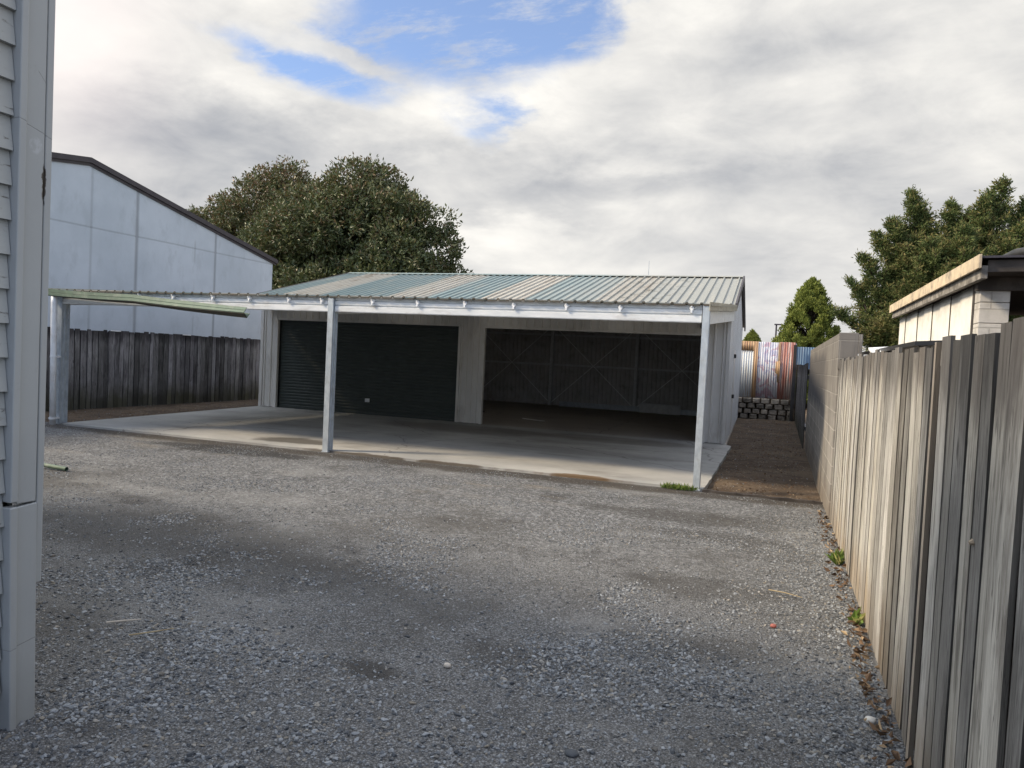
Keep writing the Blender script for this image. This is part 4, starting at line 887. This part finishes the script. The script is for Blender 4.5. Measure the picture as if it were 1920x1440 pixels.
def broadleaf(name, base, blobs, ncl, label, seed, leaf=.21, brownbias=0):
    np.random.seed(seed); random.seed(seed)
    t = thing(name, base, label, 'tree')
    mb = MB(); B = Vector(base); fork = B + Vector((0, 0, 2.2)); branchy(mb, B, fork, .38, .30)
    for (cx, cy, cz_, rx, ry, rz) in blobs:
        m_ = Vector((cx, cy, cz_)); branchy(mb, fork, m_, .2, .08, 6, .3)
        for k in range(5):
            d = rand_unit(1)[0]; branchy(mb, m_, m_ + Vector((d[0] * rx * .75, d[1] * ry * .75, abs(d[2]) * rz * .75)), .07, .02, 4, .15)
    mb.build('trunk', M['bark'], t, smooth=True)
    sub = []
    for (cx, cy, cz_, rx, ry, rz) in blobs:
        sub.append((cx, cy, cz_, rx * .72, ry * .72, rz * .72))
        for k in range(max(8, int(rx * ry * 1.5))):
            d = rand_unit(1)[0]; d[1] = -abs(d[1]) if random.random() < .75 else d[1]; q = random.uniform(.24, .40)
            sub.append((cx + d[0] * rx * .76, cy + d[1] * ry * .76, cz_ + d[2] * rz * .76, rx * q, ry * q, rz * q * .85))
    blobs = sub
    Cs = []; Ns = []; vol = np.array([b[3] * b[4] + b[3] * b[5] for b in blobs]); vol /= vol.sum()
    for b, w_ in zip(blobs, vol):
        n = int(ncl * w_); d = rand_unit(n); rr = np.where(np.random.rand(n) < .82, np.random.uniform(.84, 1.03, n), np.random.uniform(.45, .84, n))
        lump = np.array([1 + .16 * noise.noise(Vector(q * 2.3) + Vector((b[0], b[1], b[2]))) + .10 * noise.noise(Vector(q * 6)) for q in d])
        P = np.array(b[:3]) + d * (rr * lump)[:, None] * np.array(b[3:]); Cs.append(P); Ns.append(d)
    C = np.concatenate(Cs); Nn = np.concatenate(Ns); keep = C[:, 2] > 1.5
    keep &= np.array([noise.noise(Vector(q * .55)) + .5 * noise.noise(Vector(q * 1.5)) > -.42 for q in C]); C = C[keep]; Nn = Nn[keep]; K = 15
    N = len(C); Cc = np.repeat(C, K, 0) + np.random.randn(N * K, 3) * .13; D = np.repeat(Nn, K, 0) * .75 + np.array([0, 0, .35]) + rand_unit(N * K) * 1.05
    D /= np.linalg.norm(D, axis=1, keepdims=True)
    cl = np.repeat(np.random.rand(N), K); high = np.repeat((C[:, 2] - C[:, 2].min()) / np.ptp(C[:, 2]), K)
    rn = np.clip(.30 * cl + .42 * np.random.rand(N * K) + .30 * high * np.random.rand(N * K) ** .5 + brownbias, 0, 1)
    Ls = leaf * np.random.uniform(.7, 1.25, N * K)
    leaves('crown', Cc, D, Ls, Ls * .42, M['mag'], t, rn); return t
broadleaf('magnolia_tree', (-20, 33, 0), [(-20.0, 33, 5.6, 5.6, 4.6, 3.9), (-20.9, 33, 8.4, 3.4, 3.2, 2.9), (-17.9, 32.5, 6.5, 3.1, 3, 2.9), (-23.4, 32.5, 5.6, 2.7, 3, 2.9), (-22.2, 32.2, 8.1, 2.3, 2.4, 1.9), (-16.6, 33, 4.3, 1.8, 2.1, 2.0)], 12500,
          'big dense magnolia tree with glossy bronze-green leaves behind the garage', 3)
broadleaf('magnolia_tree', (-27.5, 36, 0), [(-28.3, 36, 7.6, 4.2, 3.6, 4.0), (-30.6, 36, 7.6, 2.7, 2.6, 2.7), (-26.6, 36, 9.0, 2.7, 2.6, 2.9)], 4200,
          'smaller browner magnolia crown rising behind the concrete building roof', 4, brownbias=.08)

def conifer(name, base, leaders, label, mat, seed, dens=1.0, width=.36, lsz=.16, start=.18):
    np.random.seed(seed); random.seed(seed); t = thing(name, base, label, 'tree'); B = Vector(base); mb = MB(); C = []; D = []; Rn = []
    for (lx, ly, lz, wd) in leaders:
        T = Vector((lx, ly, lz)); root = B + Vector((0, 0, .8)); pts = branchy(mb, root, T, .16, .012, 8, .18)
        H = lz - B.z; nb = int(72 * dens * H / 6)
        for i in range(nb):
            f_ = start + (1 - start) * (i + random.random()) / nb; p = root.lerp(T, f_); k_ = min(7, int(f_ * 8)); p = pts[k_].lerp(pts[k_ + 1], f_ * 8 - k_)
            az = random.uniform(0, 6.283); ln = (wd * (1 - f_) ** .95 * H * width + .16 + .12 * (1 - f_)) * random.uniform(.6, 1.35); up = random.uniform(.15, .6) + f_ ** 2 * 1.1
            d = Vector((math.cos(az), math.sin(az), up)).normalized(); q = p + d * ln * 1.12
            branchy(mb, p, q, .022, .006, 3, ln * .05)
            n = int(ln * 80 * dens) + 14
            for k in range(n):
                s = random.random() ** .7; a_ = p.lerp(q, s); spread = .05 + .13 * ln * s * (1 - s * .8)
                off = Vector((random.gauss(0, spread), random.gauss(0, spread), random.gauss(0, spread * .55)))
                C.append(a_ + off); dd = d + off.normalized() * .8 + Vector((random.gauss(0, .4), random.gauss(0, .4), random.gauss(0, .3) + .1)); D.append(dd.normalized()); Rn.append(min(1, max(0, .25 + .4 * random.random() + .25 * s + .12 * noise.noise(a_ * .8) + (.2 if s > .9 else 0))))
    mb.build('trunk', M['bark'], t, smooth=True)
    C = np.array(C); D = np.array(D); N = len(C); K = 3
    C = np.repeat(C, K, 0) + np.random.randn(N * K, 3) * .04; D = np.repeat(D, K, 0) + np.random.randn(N * K, 3) * .45; D /= np.linalg.norm(D, axis=1, keepdims=True)
    Ls = lsz * np.random.uniform(.6, 1.3, N * K); leaves('crown', C, D, Ls, Ls * .30, mat, t, np.clip(np.repeat(np.array(Rn), K) + np.random.randn(N * K) * .08, 0, 1), .15)
    return t
conifer('conifer_tree', (5.2, 29, 0), [(3.95, 29, 7.9, .8), (4.25, 29.3, 7.3, .9), (3.3, 28.6, 6.9, .9), (5.15, 29, 7.5, .9), (5.8, 29.4, 7.2, .9), (6.75, 29, 8.15, .8), (6.1, 28.5, 7.6, .7), (2.9, 28.7, 6.4, .9), (2.45, 28.4, 5.6, .8), (2.1, 28.5, 4.8, .8), (7.7, 29.5, 7.8, 1.0), (7.0, 28, 6.5, 1.2), (4.4, 27.6, 6.0, 1.2), (5.4, 27.6, 6.4, 1.1), (1.75, 28.4, 3.7, .8), (9.2, 29.5, 7.6, 1.0)],
        'tall ragged dark conifer tree behind the white neighbouring shed', M['pine'], 8, 1.05, .31, .12)
# cypress: packed upright plumes
def cypress(base, H, rad, label, seed):
    np.random.seed(seed); random.seed(seed); t = thing('cypress_tree', base, label, 'tree'); B = Vector(base)
    mb = MB(); branchy(mb, B, B + Vector((0, 0, H * .85)), .14, .02, 6, .05)
    C = []; D = []; Rn = []
    for i in range(560):
        f_ = random.random() ** 1.25; az = random.uniform(0, 6.283); env = rad * (1 - f_) ** .62 * (1.0 if f_ > .12 else .9)
        r_ = env * random.choice((random.uniform(.3, .7), random.uniform(.72, 1.0), random.uniform(.72, 1.0))); p = B + Vector((math.cos(az) * r_, math.sin(az) * r_, .3 + f_ * (H - .55))); ln = random.uniform(.25, .5); cr = random.random()
        mb.tube([B + Vector((0, 0, p.z * .8)), p], [.02, .006], 5)
        for k in range(150):
            s = random.random(); w_ = .15 * math.sin(math.pi * (s * .8 + .12)); off = Vector(rand_unit(1)[0]) * w_ * random.random() ** .4
            C.append(p + Vector((0, 0, (s - .4) * ln)) + off * 1.15); D.append((off.normalized() * .7 + Vector((0, 0, 1))).normalized()); Rn.append(.25 * cr + .35 * random.random() + .35 * s)
    mb.build('trunk', M['bark'], t, smooth=True)
    C = np.array(C); D = np.array(D) + np.random.randn(len(C), 3) * .3; D /= np.linalg.norm(D, axis=1, keepdims=True); Ls = .12 * np.random.uniform(.6, 1.3, len(C))
    leaves('crown', C, D, Ls, Ls * .4, M['cyp'], t, np.clip(np.array(Rn), 0, 1)); return t
cypress((1.15, 35, 0), 5.6, 2.1, 'bright green pointed cypress tree behind the iron fence', 5)
cypress((.15, 39, 0), 3.4, 1.5, 'low green shrub showing between the iron fence and the pointed cypress', 6).name = 'shrub'
sh = cypress((-1.6, 46, 0), 3.75, 1.3, 'small distant bush above the left end of the iron fence', 9); sh.name = 'shrub.001'; sh['category'] = 'shrub'; bpy.data.objects['shrub']['category'] = 'shrub'

# street light and aerial far behind
sl_ = thing('street_lamp', (-.40, 60, 0), 'distant thin street lamp above the iron fence', 'street lamp')
mb = MB(); mb.tube([(-.40, 60, 0), (-.40, 60, 4.95)], [.09, .06], 8); mb.build('pole', M['dark_trim'], sl_)
mb = MB(); mb.box(-.55, .05, 59.9, 60.1, 4.95, 5.05); mb.build('lamp_head', M['dark_trim'], sl_)
mb = MB(); mb.tube([(-6.85, 40, 0), (-6.85, 40, 7.05)], [.035, .014], 6); tag(mb.build('aerial_mast', M['galv']), 'thin aerial mast rising above the garage ridge', 'mast')
# distant shrubs hiding the open horizon between garage and fence
# ------------------------------------------------------------------ small things on the ground
def grass(name, cx, cy, rx, ry, n, h, label, cat, z0=0, mat='grass', wide=.007):
    np.random.seed(int(abs(cx * 100)) + 1); t = np.random.rand(n) * 6.283; r_ = np.sqrt(np.random.rand(n)); C = np.stack([cx + rx * r_ * np.cos(t), cy + ry * r_ * np.sin(t), np.full(n, z0)], 1)
    D = np.stack([np.random.randn(n) * .45, np.random.randn(n) * .45, np.ones(n)], 1); D /= np.linalg.norm(D, axis=1, keepdims=True); Ls = h * np.random.uniform(.4, 1.2, n)
    o = leaves(name, C, D, Ls, np.full(n, wide), M[mat], None, np.random.rand(n), .35); return tag(o, label, cat)
grass('grass_tuft', -1.17, 9.98, .22, .06, 330, .085, 'bright green grass tuft at the foot of the right carport post', 'grass')
grass('weed', .57, 7.0, .03, .11, 80, .11, 'small green weed growing at the fence base near the far end', 'weed', wide=.022)
grass('weed', .57, 5.35, .02, .05, 16, .10, 'leafy green weed at the fence base near the scattered dry leaves', 'weed', wide=.05)
def twig(p, q, r_, mat, label, name='twig', cat='twig'):
    mb = MB(); p, q = Vector(p), Vector(q); m_ = p.lerp(q, .5) + Vector((random.uniform(-.01, .01), random.uniform(-.015, .015), .004)); mb.tube([p, m_, q], [r_, r_ * .9, r_ * .5], 6); return tag(mb.build(name, mat), label, cat)
M['straw'] = simple('dry_straw', (.42, .34, .20), (.30, .23, .13), 20, .8); M['pale'] = simple('pale_bleached_stick', (.55, .50, .44), (.45, .40, .34), 20, .8)
twig((-3.52, 3.20, .022), (-3.40, 3.33, .02), .006, M['pale'], 'short pale stick lying on the gravel near the house corner')
twig((-3.27, 3.12, .02), (-3.13, 3.30, .022), .004, M['straw'], 'thin dry brown twig on the gravel right of the pale stick')
twig((.02, 5.8, .02), (.25, 5.72, .02), .004, M['straw'], 'long straw stalk on the sunlit gravel near the fence')
mb = MB(); mb.tube([(-8.42, 6.62, .05), (-7.98, 6.62, .035)], .026, 12, cap=False); mb.tube([(-7.98, 6.62, .035), (-8.42, 6.62, .05)], .022, 12, cap=False)
tag(mb.build('metal_tube', M['green'], smooth=True), 'short open metal tube lying on the gravel behind the house corner', 'tube')
import bmesh
def pebble(name, loc, s, mat, label, cat='stone', sq=.7):
    bm = bmesh.new(); bmesh.ops.create_icosphere(bm, subdivisions=3, radius=1)
    for vv in bm.verts: vv.co *= 1 + .12 * noise.noise(vv.co * 1.5 + Vector(loc)); vv.co.z *= sq
    me = bpy.data.meshes.new(name); bm.to_mesh(me); bm.free(); me.materials.append(mat)
    for p in me.polygons: p.use_smooth = True
    o = bpy.data.objects.new(name, me); COL.objects.link(o); o.location = (loc[0], loc[1], loc[2] + s * sq * .8); o.scale = (s, s * .9, s); return tag(o, label, cat)
pebble('stone', (.50, 3.86, .0), .026, simple('white_stone', (.62, .60, .56), (.52, .50, .46), 30, .6), 'round white stone at the fence base in the bottom right corner')
pebble('stone', (.06, 5.02, .0), .020, simple('red_scrap', (.42, .13, .10), (.32, .1, .08), 30, .6), 'small reddish lump on the sunlit gravel')
pebble('stone', (-1.55, 3.55, .0), .020, M['pale'], 'pale stone alone on the dark gravel in the lower middle')
pebble('stone', (-.72, 2.98, .0), .030, M['stone'], 'larger pale grey stone at the bottom centre of the yard', sq=.45)
# curled dry leaves along the fence
np.random.seed(31); n = 420; yy = 2.4 + 7 * np.random.rand(n) ** 1.3; xx = .60 - np.abs(np.random.randn(n)) * .06
C = np.stack([xx, yy, np.full(n, .012) + np.random.rand(n) * .015], 1); D = np.stack([np.random.randn(n), np.random.randn(n), np.random.rand(n) * .5], 1); D /= np.linalg.norm(D, axis=1, keepdims=True)
Ls = np.random.uniform(.02, .065, n); tag(leaves('leaf_litter', C, D, Ls, Ls * .5, M['litter'], None, np.random.rand(n), .3), 'dry brown leaf litter gathered along the foot of the right fence', 'leaf litter', kind='stuff')
np.random.seed(78); C = DIRT_LITTER; n = len(C); D = np.stack([np.random.randn(n), np.random.randn(n), np.random.rand(n) * .6], 1); D /= np.linalg.norm(D, axis=1, keepdims=True)
Ls = np.random.uniform(.015, .055, n); tag(leaves('leaf_litter', C, D, Ls, Ls * .4, M['litter'], None, np.random.rand(n), .3), 'brown leaf litter strewn over the bare dirt either side of the garage', 'leaf litter', kind='stuff')
# low dark kerb timber between gravel and dirt, right of the post
mb = MB(); pts = [(-.86 + 1.46 * i / 14, 10.03 + .012 * math.sin(i * 1.3), .0 + .006 * math.sin(i * 2.1)) for i in range(15)]
for p, q in zip(pts[:-1], pts[1:]): mb.bar(p, q, .045, .05, r=.3)
tag(mb.build('edging_board', M['dark']), 'dark half-buried edging between the right carport post and the fence', 'edging')

# shared group names for repeats
for nm, gp in (('twig', 'dry sticks and straw lying on the gravel'), ('stone', 'single odd stones lying on the gravel'), ('magnolia_tree', 'magnolia trees behind the garage'), ('shrub', 'low shrubs behind the iron fence'),
               ('paling_fence', 'old timber paling fences round the yard'), ('steel_channel', 'steel channels stored in the open bay'), ('weed', 'weeds along the right fence')):
    for o in list(bpy.data.objects):
        if o.parent is None and o.name.split('.')[0] == nm: o['group'] = gp
